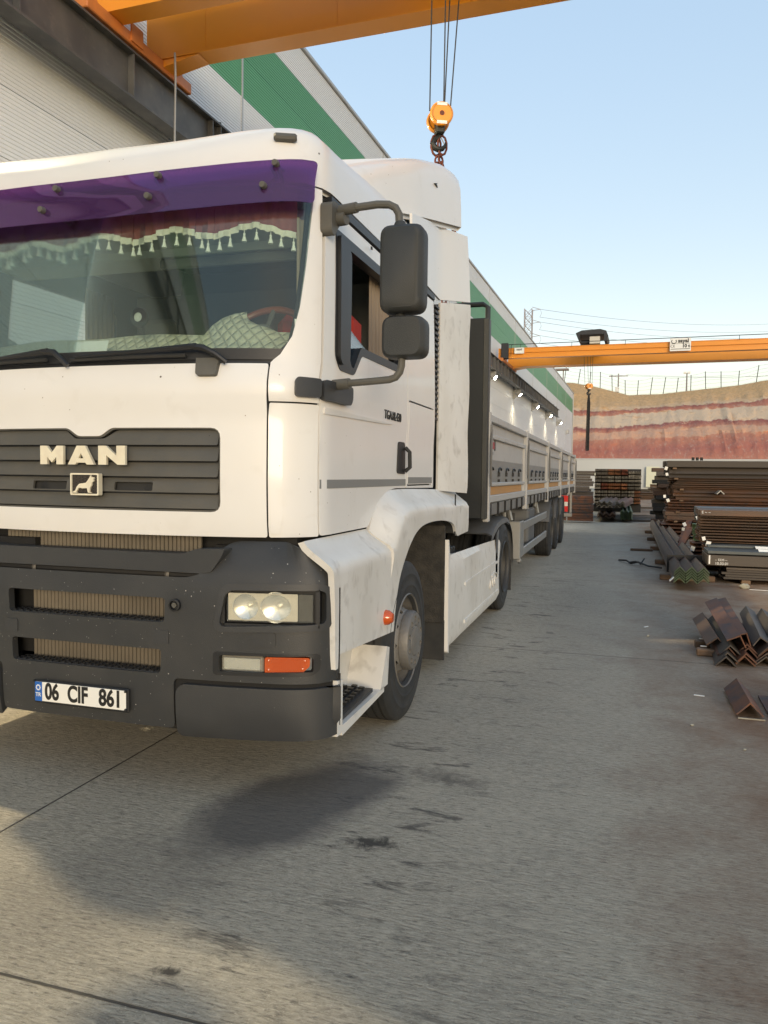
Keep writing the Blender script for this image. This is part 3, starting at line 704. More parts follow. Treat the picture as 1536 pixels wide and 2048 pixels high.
for i, (x, z) in enumerate(ends):
    p0 = Vector((-23.3+x, 200, z)); p1 = Vector((75, 320, 61-i*2.6)); pts = []
    for k in range(21):
        t = k/20; q = p0.lerp(p1, t); q.z -= 4*3.4*t*(1-t); pts.append(q-Vector((-23.3, 200, 0)))
    MB().tube(pts, .045, 4).build('power_line', 'wire', py)
p0 = Vector((-.7, 141, 19.3))
for k, dx in enumerate((-1.4, 1.4)):
    pts = [Vector((-.7+dx+i*4, 141+i*.6, 19.4+.0*i-.9*sin(pi*min(1, i/10))+.08*i)) for i in range(12)]
    tag(MB().tube(pts, .02, 4).build('overhead_wire', 'wire'), ['front', 'rear'][k]+' thin overhead wire running right from the utility pole', 'wire', 'overhead wires')
# ================================================================== TRACTOR UNIT (origin: front centre, +y to the rear, +x kerb-side in view)
T = empty('tractor_unit', (-2.5, 3.2, 0))
tag(T, 'white cab-over articulated lorry tractor with purple sun visor and dark grey bumper', 'truck')
def catmull(pts, n=10):
    out = []; P_ = [Vector(pts[0])*2-Vector(pts[1])]+[Vector(p) for p in pts]+[Vector(pts[-1])*2-Vector(pts[-2])]
    for i in range(1, len(P_)-2):
        a, b_, c, d = P_[i-1:i+3]
        for k in range(n):
            t = k/n; out.append(.5*((2*b_)+(c-a)*t+(2*a-5*b_+4*c-d)*t*t+(3*b_-a-3*c+d)*t**3))
    out.append(Vector(pts[-1])); return out
class Plan:
    def __init__(s, ctrl):
        s.p = catmull(ctrl); s.L = [0.]
        for a, b_ in zip(s.p, s.p[1:]): s.L.append(s.L[-1]+(b_-a).length)
        s.U = s.L[-1]
    def __call__(s, u):
        a = abs(u)
        if a >= s.U: x, y = s.p[-1].x, s.p[-1].y+(a-s.U)
        else:
            lo, hi = 0, len(s.L)-1
            while hi-lo > 1:
                m_ = (lo+hi)//2
                if s.L[m_] <= a: lo = m_
                else: hi = m_
            t = (a-s.L[lo])/(s.L[hi]-s.L[lo]); q = s.p[lo].lerp(s.p[hi], t); x, y = q.x, q.y
        return (x if u >= 0 else -x), y
    def u_at_x(s, x): return next(s.L[i] for i, q in enumerate(s.p) if q.x >= x-1e-6)
CP = Plan([(0, 0), (.35, .012), (.67, .05), (.88, .10), (1.0, .155), (1.075, .225), (1.112, .30), (1.12, .37)])
UL = CP.U
ZW = [(1.2, 1.), (1.83, 1.), (1.865, 1.006), (2.1, 1.006), (2.5, .998), (2.9, .985), (3.25, .965)]
ZY = [(1.2, .03), (1.3, .012), (1.5, .004), (1.86, .006), (1.885, .0), (1.905, -.010), (1.97, -.010), (2.03, .002), (2.08, .02), (2.95, .082), (3.3, .13)]
def cabS(u, z):
    x, y = CP(u); f = 1-smooth01((y-.37)/.6)
    return (x*lerp_tab(ZW, z), y+lerp_tab(ZY, z)*f, z)
def off(fm, d):
    def g_(u, v, e=1e-3):
        p = Vector(fm(u, v)); n_ = (Vector(fm(u+e, v))-Vector(fm(u-e, v))).cross(Vector(fm(u, v+e))-Vector(fm(u, v-e))).normalized(); return p+n_*d
    return g_
def uy(y): return UL+(y-.37)                                   # side position -> contour length
US = UL-.10                                                      # leading edge of the doors
def mir(poly, s): return poly if s > 0 else [(-a, b_) for a, b_ in poly][::-1]
def cpart(name, outer, holes, m, d=0., th=.02, step=.12, par=None, fm=cabS):
    return MB().sheet(outer, holes, off(fm, d) if d else fm, th, step).build(name, m, par or T)

# --- front flap with grille opening
notch = [(-.695, 1.362), (.695, 1.362), (.695, 1.762), (.125, 1.762), (.065, 1.722), (-.065, 1.722), (-.125, 1.762), (-.695, 1.762)]
gh = rpoly(notch, [.05, .05, .05, .02, .02, .02, .02, .05])
fp = cpart('front_panel', rpoly([(-.915, 1.245), (.915, 1.245), (.915, 2.065), (-.915, 2.065)], .012), [gh], 'paint_white', step=.07)
gr = cpart('grille', rpoly([(-.72, 1.345), (.72, 1.345), (.72, 1.785), (-.72, 1.785)], .02), [], 'black_trim', -.035, .01)
zs = [1.372, 1.448, 1.524, 1.600, 1.676, 1.756]
for i in range(5):
    z0, z1 = zs[i]+.004, zs[i+1]-.005
    def sl_map(u, z, z0=z0, z1=z1):
        p = Vector(off(cabS, -.012)(u, z)); t = (z-z0)/(z1-z0); p.y -= .012*smooth01(1-t)-.010*smooth01((t-.8)/.2); return p
    if i == 4: o_ = [(-.685, z0), (.685, z0), (.685, z1), (.150, z1), (.085, z0+.030), (-.085, z0+.030), (-.150, z1), (-.685, z1)]
    else: o_ = [(-.685, z0), (.685, z0), (.685, z1), (-.685, z1)]
    hl = [rpoly([(s*.245-.105, 1.458), (s*.245+.105, 1.458), (s*.245+.105, 1.500), (s*.245-.105, 1.500)], .008) for s in (-1, 1)] if i == 1 else []
    MB().sheet(rpoly(o_, .012), hl, sl_map, .012, .06).build('grille_slat', 'grille_plastic', gr)
fr_o = rpoly([(-.705, 1.352), (.705, 1.352), (.705, 1.772), (-.705, 1.772)], .05)
fr_i = rpoly([(-.688, 1.370), (.688, 1.370), (.688, 1.755), (.135, 1.755), (.075, 1.715), (-.075, 1.715), (-.135, 1.755), (-.688, 1.755)], [.04, .04, .04, .02, .02, .02, .02, .04])
MB().sheet(rpoly([(a*.999, b_) for a, b_ in notch], [.05, .05, .05, .02, .02, .02, .02, .05]), [fr_i], off(cabS, -.004), .02, .06).build('grille_frame', 'grille_plastic', gr)
yb = -.028
def plate_poly(name, poly, m, y0, y1, par): return MB().prism(poly, 'y', y0, y1).build(name, m, par, 0)
def letter(pts, x0, z0, w_, h_): return [(x0+p[0]*w_, z0+p[1]*h_) for p in pts]
Lz, Lh = 1.582, .092
plate_poly('badge_letter', letter([(0, 0), (.30, 0), (.30, .40), (.5, .10), (.70, .40), (.70, 0), (1, 0), (1, 1), (.72, 1), (.5, .62), (.28, 1), (0, 1)], -.262, Lz, .137, Lh), 'badge_metal', yb, yb+.016, gr)
A_ = MB(); Aq = letter([(0, 0), (.28, 0), (.33, .10), (.67, .10), (.72, 0), (1, 0), (.66, 1), (.34, 1)], -.098, Lz, .152, Lh)
A_.sheet(Aq, [letter([(.40, .33), (.60, .33), (.5, .60)], -.098, Lz, .152, Lh)], lambda a, b_: (a, yb, b_), .016, .5); A_.build('badge_letter', 'badge_metal', gr, 0)
plate_poly('badge_letter', letter([(0, 0), (.30, 0), (.30, .50), (.72, 0), (1, 0), (1, 1), (.68, 1), (.68, .48), (.28, 1), (0, 1)], .078, Lz, .152, Lh), 'badge_metal', yb, yb+.016, gr)
eb = MB().sheet(rrect(-.082, .082, 1.432, 1.540, .008), [rrect(-.074, .074, 1.440, 1.532, .004)], lambda a, b_: (a, yb-.004, b_), .03, .5).build('emblem_frame', 'badge_metal', gr, 0)
MB().box(-.076, .076, yb+.004, yb+.012, 1.438, 1.534).build('emblem_back', 'ink_black', gr, 0)
ms = MB()
for i in range(9):
    for j in range(7): 
        cx_, cz_ = -.066+i*.0165, 1.446+j*.0135+(.0067 if i % 2 else 0)
        if cz_ < 1.530: ms.sheet(circ(cx_, cz_, .0075, 6), [circ(cx_, cz_, .0055, 6)], lambda a, b_: (a, yb+.002, b_), .002, .5)
ms.build('emblem_mesh', 'steel_grey', gr, 0)
lion = [(.12, .04), (.24, .04), (.20, .09), (.30, .32), (.44, .28), (.62, .30), (.66, .06), (.78, .04), (.77, .08), (.72, .10), (.74, .32), (.80, .44), (.82, .62), (.88, .66), (.90, .74), (.84, .76), (.90, .80), (.88, .88), (.80, .86), (.76, .98), (.73, .88), (.66, .72), (.58, .58), (.32, .52), (.22, .36), (.16, .16), (.05, .08), (.04, .05)]
plate_poly('emblem_animal', letter(lion, -.074, 1.440, .148, .092), 'badge_metal', yb-.008, yb+.002, gr)

# --- corner and pillar panels, doors, sleeper sides, both flanks
WS_R = [(.935, 2.085), (.965, 2.11), (1.02, 2.20), (1.055, 2.34), (1.085, 2.55), (1.115, 2.80), (1.13, 2.925)]
hole = [(.40, 2.78), (.40, 2.14), (.47, 2.075), (.70, 2.075), (.84, 2.20), (1.66, 2.205), (1.73, 2.27), (1.73, 2.72), (1.67, 2.78)][::-1]
inner = [(.625, 2.725), (.60, 2.19), (.655, 2.115), (.69, 2.11), (.825, 2.245), (1.63, 2.25), (1.675, 2.30), (1.675, 2.69), (1.64, 2.725)][::-1]
def side(poly): return [(uy(a), b_) for a, b_ in poly]
doors = {}
for s in (1, -1):
    cpart('corner_panel', rpoly(mir([(.923, 1.245), (US-.004, 1.245), (US-.004, 1.880), (.923, 1.880)], s), .01), [], 'paint_white', step=.05)
    # raised air-deflector lip on the corner
    cpart('corner_lip', rpoly(mir([(.932, 1.262), (.975, 1.262), (.992, 1.36), (.990, 1.72), (.975, 1.77), (.932, 1.77)], s), .015), [], 'paint_white', .006, .012, .04)
    cpart('pillar_panel', mir([(.923, 1.888), (US-.004, 1.888), (US-.004, 2.925)]+WS_R[::-1]+[(.923, 2.07)], s), [], 'paint_white', step=.05)
    d = cpart('door', rpoly(mir([(US+.003, 1.248), (uy(1.0), 1.248), (uy(1.09), 1.31), (uy(1.28), 1.425), (uy(1.5), 1.465), (uy(1.805), 1.462), (uy(1.805), 2.86), (US+.02, 2.86)], s), [.02, .03, .05, .1, .1, .02, .03, .06]), [mir(rpoly(side(hole), .035), s)], 'paint_white', step=.08)
    doors[s] = d
    cpart('door_crease', rpoly(mir([(US+.03, 1.842), (uy(1.25), 1.858), (uy(1.45), 1.868), (US+.03, 1.872)], s), .006), [], 'paint_white', .007, .012, .06, d)
    cpart('window_frame', mir(rpoly(side(hole), .035), s), [mir(rpoly(side(inner), .03), s)], 'black_trim', .004, .05, .06, d)
    cpart('window_glass', mir(side([(.60, 2.10), (1.7, 2.10), (1.7, 2.235), (1.1, 2.24), (.60, 2.36)]), s), [], 'side_glass', -.03, .005, .1, d)
    cpart('front_pillar_trim', mir(rpoly(side([(.425, 2.76), (.43, 2.13), (.47, 2.10), (.58, 2.13), (.61, 2.70)][::-1]), .03), s), [], 'black_trim', .022, .03, .06, d)
    cpart('reflective_stripe', mir([(US+.01, 1.478), (uy(1.80), 1.478), (uy(1.80), 1.522), (US+.01, 1.522)], s), [], 'trailer_band', .002, .004, .1, d)
    cpart('hinge_cover', rpoly(mir([(1.045, 1.912), (US-.008, 1.912), (US-.008, 2.0), (1.045, 2.0)], s), .018), [], 'bumper_grey', .028, .03, .03)
    cpart('hinge_cover', rpoly(mir([(US+.006, 1.905), (uy(.60), 1.905), (uy(.63), 1.935), (uy(.63), 2.0), (US+.006, 2.0)], s), .018), [], 'bumper_grey', .030, .032, .04, d)
    hp = cpart('handle', rpoly(mir(side([(1.575, 1.56), (1.755, 1.555), (1.765, 1.575), (1.76, 1.74), (1.74, 1.765), (1.60, 1.765)]), s), .03), [], 'black_trim', .008, .01, .05, d)
    MB().tube([(s*1.135, 1.735, 1.73), (s*1.165, 1.735, 1.70), (s*1.168, 1.735, 1.60), (s*1.135, 1.735, 1.575)], .014, 8).build('handle_grip', 'black_rubber', hp)
    sp = cpart('side_panel', rpoly(mir([(uy(1.815), 1.462), (uy(2.60), 1.455), (uy(2.60), 2.875), (uy(1.815), 2.86)], s), .012), [mir(rpoly(side([(1.84, 1.475), (2.57, 1.475), (2.57, 2.055), (1.84, 2.055)]), .025), s)], 'paint_white', step=.15)
    cpart('locker_door', mir(rpoly(side([(1.850, 1.485), (2.560, 1.485), (2.560, 2.043), (1.850, 2.043)]), .022), s), [], 'paint_white', .001, .015, .12, sp)
    cpart('locker_back', mir(side([(1.82, 1.465), (2.58, 1.465), (2.58, 2.07), (1.82, 2.07)]), s), [], 'seam_dark', -.022, .004, .2, sp)
    cpart('reflective_stripe', mir(side([(1.86, 1.49), (2.55, 1.49), (2.55, 1.535), (1.86, 1.535)]), s), [], 'trailer_band', .003, .003, .2, sp)
    cpart('roof_gutter', mir([(US+.06, 2.868), (uy(2.60), 2.885), (uy(2.60), 2.925), (US+.06, 2.915)], s), [], 'black_trim', .010, .03, .15)
    MB().box(s*1.122-.003, s*1.122+.003, 1.0, 1.02, 2.822, 2.838).build('door_lamp', 'ink_black', d, 0)
    # vent strip with slats and the flared side fairing behind the cab
    v = cpart('vent_strip', mir(side([(2.605, 1.46), (2.745, 1.46), (2.745, 2.92), (2.605, 2.90)]), s), [], 'bumper_grey', -.03, .02, .3)
    for k in range(22):
        z = 1.98+k*.041; MB().box(s*1.094, s*1.118, 2.625, 2.74, z, z+.018).build('vent_slat', 'black_trim', v, 0)
    def fair(y, z, s=s): return (s*(1.115+.135*(max(0, (y-2.74))/.62)**.8), y, z)
    def fsheet(name, poly, m_, par=T, th=.018, step=.12, s=s):
        return MB().sheet([(p[0], p[1]) for p in (poly if s > 0 else poly[::-1])], [], (lambda y, z: fair(y, z)) if s > 0 else (lambda y, z: fair(y, z)), th*1, step).build(name, m_, par)
    fw = lambda z: 3.34+.012*sin(z*9)
    fsheet('side_fairing', [(2.755, 1.43), (3.33, 1.40)]+[(fw(1.45+.1*k), 1.45+.1*k) for k in range(16)]+[(3.34, 3.00), (2.755, 2.90)], 'paint_white_dirty')
    fsheet('upper_fairing', [(2.63, 2.93), (2.755, 2.92), (3.34, 3.02), (3.30, 3.30), (3.25, 3.545), (2.6, 3.455), (1.9, 3.315), (1.95, 2.95)], 'paint_white')
    # --- wheel-arch band, boarding panel, bumper-side strip
    OT = [tuple(q) for q in catmull([(1.03, 1.225), (1.085, 1.30), (1.17, 1.372), (1.30, 1.428), (1.5, 1.455), (2.2, 1.45), (3.38, 1.425)], 5)]
    def dist_top(y, z):
        best = 9
        for (a, b_), (c, e) in zip(OT, OT[1:]):
            t = max(0, min(1, ((y-a)*(c-a)+(z-b_)*(e-b_))/((c-a)**2+(e-b_)**2))); best = min(best, math.hypot(y-a-t*(c-a), z-b_-t*(e-b_)))
        return best
    def archm(y, z, s=s):
        k = smooth01(dist_top(y, z)/.15+.04); k2 = .02*smooth01((z-.9)/.25)
        return (s*(1.118+.118*k+k2*k), y, z)
    arch = OT+[(3.385, 1.07), (2.95, 1.06)]+[tuple(q) for q in catmull([(2.86, 1.09), (2.74, 1.17), (2.4, 1.215), (1.95, 1.225), (1.65, 1.195), (1.43, 1.10), (1.28, .92), (1.20, .76), (1.165, .62)], 5)]+[(1.03, .63)]+[tuple(q) for q in catmull([(1.045, .75), (1.075, .90), (1.10, 1.04), (1.085, 1.14)], 4)]
    ar = MB().sheet(arch[::-1] if s > 0 else arch, [], (lambda y, z: archm(y, z)) , .02, .035).build('wheel_arch', 'paint_white_dirty', T)
    MB().box(s*1.242, s*1.252, 2.845, 2.850, 1.07, 1.40).build('arch_seam', 'seam_dark', ar, 0)
    def brd(y, z, s=s): 
        k = smooth01((1.245-z)/.155); return (s*(1.10+.138*k), y, z)
    bp_ = [(.18, .692), (1.04, .63)]+[tuple(q) for q in catmull([(1.055, .75), (1.085, .90), (1.115, 1.04), (1.12, 1.14), (1.10, 1.236)], 4)]+[tuple(q) for q in catmull([(.14, 1.236), (.15, 1.16), (.165, 1.08), (.175, .95)], 4)]
    pn = MB().sheet(bp_ if s > 0 else bp_[::-1], [], brd, .018, .035).build('boarding_panel', 'paint_white_dirty', T)
    MB().lathe([(.045, 0), (.042, .02), (.026, .045), (0, .048)], (s*1.238, .985, .735), (Vector((s, 0, 0)), Vector((0, 1, 0)), Vector((0, 0, 1))), 16).build('side_marker', 'amber_lens', pn)
    st_ = [(.150, .70), (.158, .63), (.190, .63), (.196, .72)]+[tuple(q) for q in catmull([(.198, .95), (.190, 1.08), (.172, 1.16), (.16, 1.236)], 4)]+[tuple(q) for q in catmull([(.085, 1.236), (.105, 1.15), (.125, 1.08), (.140, .95)], 4)]
    MB().sheet(st_ if s > 0 else st_[::-1], [], (lambda y, z: (s*.008+brd(y, z)[0], y, z)), .03, .03).build('bumper_side_strip', 'paint_white_dirty', T)
    # --- entry step: scoop with tread plate
    es = MB(); es.box(s*1.02, s*1.04, .19, 1.02, .33, .70); es.prism([(.19, .30), (.26, .30), (.26, .56), (.19, .57)], 'x', s*1.04, s*1.245)
    es.prism([(.26, .285), (.95, .315), (.95, .345), (.26, .335)], 'x', s*1.04, s*1.245)
    es.prism([(.88, .34), (1.02, .34), (1.05, .55), (1.0, .565)], 'x', s*1.04, s*1.245); eo = es.build('entry_step', 'paint_white_dirty', T, 25)
    MB().prism([(.265, .34), (.80, .352), (.80, .372), (.265, .362)], 'x', s*1.05, s*1.225).build('tread_plate', 'bumper_grey', eo, 0)
    tb = MB()
    for i in range(9):
        for j in range(3): tb.box(s*(1.075+.05*j)-.014, s*(1.075+.05*j)+.014, .30+i*.055+(j % 2)*.025, .325+i*.055+(j % 2)*.025, .36+i*.0012, .378+i*.0012)
    tb.build('tread_studs', 'black_trim', eo, 0)['kind'] = 'stuff'
    # --- arch liner, splash shield, mud flap
    ln = MB()
    prof = [(1.18, .62), (1.26, .9), (1.42, 1.10), (1.64, 1.21), (1.95, 1.245), (2.45, 1.235), (2.66, 1.15), (2.70, .9)]
    ln.grid([[(s*x, y, z) for (y, z) in prof] for x in (.70, 1.20)], s > 0); ln.grid([[(s*x, y+.01, z+.012) for (y, z) in prof] for x in (.70, 1.20)], s < 0); ln.build('arch_liner', 'mud_black', T)
    MB().box(s*.72, s*1.215, 2.63, 2.65, .40, 1.16, .004).build('splash_shield', 'mud_black', T, 0)
    MB().box(s*.80, s*1.215, 2.655, 2.67, .10, .42, .003).build('mud_flap', 'black_rubber', T, 0)
    # --- side skirt
    def sk(y, z, s=s): return (s*(1.238-.05*smooth01((z-.80)/.10)**2-.03*smooth01((.26-z)/.1)), y, z)
    so = rpoly([(2.70, .175), (5.34, .175), (5.38, .22), (5.40, .80), (5.32, .855), (2.80, .905), (2.70, .88)], .03)
    sko = MB().sheet(so if s > 0 else so[::-1], [], sk, .03, .12).build('side_skirt', 'paint_white_dirty', T)
    for zz in (.60, .27): 
        q = [(3.35, zz), (5.28, zz), (5.28, zz+.03), (3.35, zz+.03)]; MB().sheet(q if s > 0 else q[::-1], [], off(sk, .007), .012, .2).build('skirt_rib', 'paint_white_dirty', sko)
    e = MB(); e.prism([(2.665, .17), (2.70, .15), (2.715, .9), (2.69, .96), (2.66, 1.05), (2.645, 1.05)], 'x', s*1.05, s*1.243); e.build('skirt_edge', 'paint_white', sko)
    e = MB()
    for (a, c, r_) in ((4.75, .42, .055), (4.9, .43, .05), (5.04, .43, .05)): e.tube([(s*1.243, a+r_*cos(t), c+r_*.9*sin(t)) for t in [pi*.1+i*pi*1.5/9 for i in range(10)]], .008, 5)
    e.tube([(s*1.243, 4.8, .50), (s*1.243, 4.95, .525), (s*1.243, 5.12, .50), (s*1.243, 5.18, .46)], .008, 5); e.build('skirt_emboss', 'paint_white_dirty', sko)
# --- windscreen
ws = WS_R+[(-a, b_) for a, b_ in WS_R[::-1]]
wsc = cpart('windscreen', ws, [], 'windscreen_glass', -.008, .006, .12)
lo = [(.935, 2.085), (.965, 2.11), (.985, 2.138), (-.985, 2.138), (-.965, 2.11), (-.935, 2.085)]
cpart('windscreen_seal', lo, [], 'black_trim', -.004, .012, .06)
MB().sheet(rpoly([(-.92, 2.068), (.92, 2.068), (.935, 2.086), (-.935, 2.086)], .003), [], off(cabS, -.012), .03, .1).build('cowl_seal', 'black_trim', T)
# --- dark inner shell behind the gaps
def shell(o_, h_): return MB().sheet(o_, h_, off(cabS, -.035), .02, .16).build('cab_shell', 'interior_dark', T)
shell([(-uy(2.6), 1.26), (uy(2.6), 1.26), (uy(2.6), 2.92), (-uy(2.6), 2.92)],
      [[(a*.985, b_+.02 if b_ < 2.2 else b_-.02) for a, b_ in ws], mir(side(inner), 1), mir(side(inner), -1)])
MB().box(-1.085, 1.085, 2.57, 2.60, 1.27, 3.22).build('cab_back_wall', 'interior_grey', T, 0)
MB().box(-1.04, 1.04, .32, 2.57, 1.26, 1.30).build('cab_floor', 'interior_dark', T, 0)

# --- roof
UE = uy(2.62); NU = 90
us = [-UE+2*UE*i/NU for i in range(NU+1)]
def roofpt(u, k):
    p = Vector(cabS(u, 2.935)); e = 1e-3; t = (Vector(cabS(u+e, 2.935))-Vector(cabS(u-e, 2.935))).normalized(); nin = Vector((-t.y, t.x, 0))
    c = smooth01(1.25-abs(u)/.95)
    sid = [(0, 2.935), (.006, 3.04), (.016, 3.12), (.036, 3.18), (.078, 3.220), (.15, 3.24), (.32, 3.245)][k]
    frn = [(0, 2.935), (.015, 3.01), (.04, 3.085), (.085, 3.15), (.16, 3.20), (.28, 3.222), (.45, 3.225)][k]
    d = sid[0]*(1-c)+frn[0]*c; z = sid[1]*(1-c)+frn[1]*c
    q = p+nin*d; q.y = max(q.y, 0); q.z = z+(.085*smooth01((q.y-.35)/1.3) if k > 2 else .03*smooth01((q.y-.35)/1.3)*k/2)
    return q
rg = [[roofpt(u, k) for u in us] for k in range(7)]
rb = MB(); rb.grid(rg); top = rg[-1]
rb.grid([[top[i].lerp(top[NU-i], t/8)+Vector((0, 0, .004*sin(pi*t/8))) for t in range(9)] for i in range(NU//2+1)], True)
rb.grid([[Vector((q.x*.98, q.y+.02*(q.y < .6), q.z-.015)) for q in r_] for r_ in rg], True)
rb.build('roof', 'paint_white', T, 40)
MB().sheet([(a, 0.) for a in ()] or rrect(-.01, .01, 2.95, 3.0, .002), [], off(cabS, .0), .002, .1)
for s in (1, -1):
    mk = MB(); mk.box(-.055, .055, -.012, .022, -.018, .018, .009); q = roofpt(s*.985, 2)
    mk.build('marker_lamp', 'arm_plastic', T, 30, (q.x, q.y-.012, q.z+.028), (radians(-25), 0, s*radians(24)))
# --- roof spoiler
ST = [(.80, 3.26), (1.3, 3.43), (1.8, 3.65), (2.3, 3.845), (2.75, 3.975), (2.95, 4.005), (3.06, 3.99)]
SH = [(.80, .80), (1.5, .98), (2.1, 1.09), (2.6, 1.15), (3.06, 1.215)]
SB = [(.80, 3.17), (1.6, 3.25), (2.0, 3.34), (2.5, 3.45), (3.06, 3.565)]
rows = []
for k in range(24):
    y = .80+2.26*k/23; zt, hw, zb = lerp_tab(ST, y), lerp_tab(SH, y), lerp_tab(SB, y); r_ = min(.13, (zt-zb)*.4)
    half = [(hw, zb), (hw-.004, zb+(zt-r_-zb)*.5), (hw-.012, zt-r_), (hw-.03, zt-r_*.4), (hw-.075, zt-r_*.08), (hw-.15, zt+.004), (hw*.6, zt+.03), (hw*.3, zt+.045), (0, zt+.05)]
    rows.append([(x, y, z) for x, z in half]+[(-x, y, z) for x, z in half[-2::-1]])
sb = MB(); sb.grid(rows); sb.grid([[(x*.975, y, z-.03) for x, y, z in r_] for r_ in rows], True)
sb.grid([rows[-1], [(x*.975, y, z-.03) for x, y, z in rows[-1]]]); sb.grid([rows[0], [(x*.975, y, z-.03) for x, y, z in rows[0]]], True)
MB().box(-1.0, 1.0, 1.7, 2.95, 3.2, 3.52, .02).build('spoiler_dark_filler', 'seam_dark', T)  # added dark box filling the shaded hollow under the spoiler
sbo = sb.build('roof_spoiler', 'paint_white', T, 45)
MB().prism([(2.46, 3.71), (2.53, 3.735), (2.50, 3.72), (2.53, 3.70)], 'x', 1.125, 1.140).build('spoiler_clip', 'ink_black', sbo, 0)
# --- sun visor with bolts and brackets
VP_ = Plan([(0, -.03), (.35, -.02), (.67, .02), (.88, .068), (1.0, .115), (1.07, .165), (1.12, .25)])
def vis_(u, z): x, y = VP_(u); t = (2.985-z)/.2; return (x, y+.075-.055*t-.02*sin(pi*max(0, min(1, t))), z+.055*(abs(x)/1.1)**2)
vz = MB().sheet(rpoly([(-1.15, 2.762), (1.15, 2.762), (1.15, 2.972), (-1.15, 2.972)], .03), [], vis_, .005, .06).build('sun_visor', 'visor_acrylic', T)
for (x, z) in ((-.17, 2.925), (-.24, 2.825), (.37, 2.935), (.33, 2.835), (.93, 2.94), (.89, 2.835)):
    u_ = VP_.u_at_x(abs(x)); u_ = u_ if x > 0 else -u_; q = Vector(off(vis_, .008)(u_, z))
    MB().lathe([(0, -.02), (.014, -.02), (.016, -.012), (.016, .008), (.007, .01), (.007, .10), (0, .10)], q, 'y', 10).build('visor_bolt', 'arm_plastic', vz)
for x in (-.205, .35, .91):
    u_ = VP_.u_at_x(abs(x)); u_ = u_ if x > 0 else -u_; a = Vector(vis_(u_, 2.94)); b2 = Vector(vis_(u_, 2.83))
    e = MB(); e.tube([a+Vector((0, .012, 0)), a+Vector((.01, .05, -.035)), b2+Vector((.0, .04, .03)), b2+Vector((0, .01, 0))], .011, 6); e.tube([a+Vector((.03, .012, .01)), a+Vector((.035, .06, -.05)), b2+Vector((.03, .09, -.02))], .011, 6); e.build('visor_bracket', 'black_trim', vz)
# --- mirrors, both sides
def rbox(b_, x0, x1, y0, y1, z0, z1, r, taper=.0):
    o_ = rrect(x0, x1, z0, z1, r, 5); cx_, cz_ = (x0+x1)/2, (z0+z1)/2
    rows_ = []
    for (f, yy) in ((.80, y0), (.93, y0+(y1-y0)*.12), (1., y0+(y1-y0)*.35), (1., y1)):
        rows_.append([(cx_+(p[0]-cx_)*f, yy, cz_+(p[1]-cz_)*(f*.5+.5 if f < 1 else 1)) for p in o_])
    k = len(o_); b_.add([p for r_ in rows_ for p in r_], [(i*k+j, i*k+(j+1) % k, (i+1)*k+(j+1) % k, (i+1)*k+j) for i in range(3) for j in range(k)]+[tuple(range(k-1, -1, -1)), tuple(range(3*k, 4*k))]); return b_
for s in (1, -1):
    X_ = lambda pts: [(s*a, b_, c) for a, b_, c in pts]
    mo = MB().tube(X_([(1.15, .40, 2.835), (1.24, .38, 2.838), (1.36, .365, 2.838), (1.42, .36, 2.830), (1.452, .357, 2.812), (1.470, .355, 2.780), (1.475, .355, 2.70)]), .0185, 10).build('mirror_arm', 'arm_plastic', T)
    MB().tube(X_([(1.475, .37, 2.34), (1.475, .37, 2.27)]), .018, 10).build('mirror_stem', 'arm_plastic', mo)
    MB().tube(X_([(1.49, .365, 2.12), (1.49, .362, 2.07), (1.482, .361, 2.04), (1.462, .36, 2.015), (1.43, .36, 2.005), (1.30, .37, 1.998), (1.19, .385, 1.995)]), .0175, 10).build('lower_mirror_arm', 'arm_plastic', mo)
    bk_ = MB(); bk_.prism(rpoly([(.32, 2.72), (.36, 2.70), (.40, 2.75), (.44, 2.78), (.45, 2.845), (.42, 2.87), (.35, 2.87), (.32, 2.85)], .02), 'x', s*1.085, s*1.145); bk_.tube(X_([(1.12, .41, 2.80), (1.19, .40, 2.80)]), .034, 12); bk_.tube(X_([(1.16, .40, 2.838), (1.25, .378, 2.838)]), .026, 12); bk_.build('mirror_bracket', 'arm_plastic', mo)
    MB().tube(X_([(1.13, .40, 1.99), (1.22, .385, 1.994)]), .027, 12).build('mirror_bracket', 'arm_plastic', mo)
    rm = MB(); rbox(rm, s*1.385 if s > 0 else -1.60, 1.60 if s > 0 else -1.385, .30, .41, 2.315, 2.725, .055); rm.tube(X_([(1.475, .36, 2.70), (1.475, .36, 2.745)]), [.045, .024], 10); rmo = rm.build('mirror_housing', 'mirror_plastic', mo, 40)
    lm_ = MB(); rbox(lm_, s*1.395 if s > 0 else -1.61, 1.61 if s > 0 else -1.395, .31, .42, 2.105, 2.30, .05); lm_.tube(X_([(1.478, .37, 2.28), (1.478, .37, 2.315)]), [.04, .022], 10); lm_.tube(X_([(1.49, .37, 2.135), (1.49, .37, 2.10)]), [.04, .022], 10); lm_.build('mirror_housing', 'mirror_plastic', mo, 40)
    MB().box(s*1.40, s*1.59, .411, .414, 2.33, 2.71, .001).build('mirror_glass', 'chrome', mo, 0)
    MB().box(s*1.41, s*1.60, .421, .424, 2.12, 2.29, .001).build('mirror_glass', 'chrome', mo, 0)
# kerb mirror over the far door
km = MB(); km.lathe([(.0, -.07), (.09, -.06), (.13, -.02), (.135, .02), (.13, .02)], (-1.16, -.02, 2.62), 'z', 20); km.tube([(-1.06, .12, 2.86), (-1.12, .0, 2.84), (-1.16, -.02, 2.68)], .016, 8); km.build('kerb_mirror', 'arm_plastic', T)
text('model_lettering', 'TGA18.430', .078, 'ink_black', doors[1], (1.129, 1.46, 1.915), (radians(90), 0, radians(90)), .0, .003, 1.0)
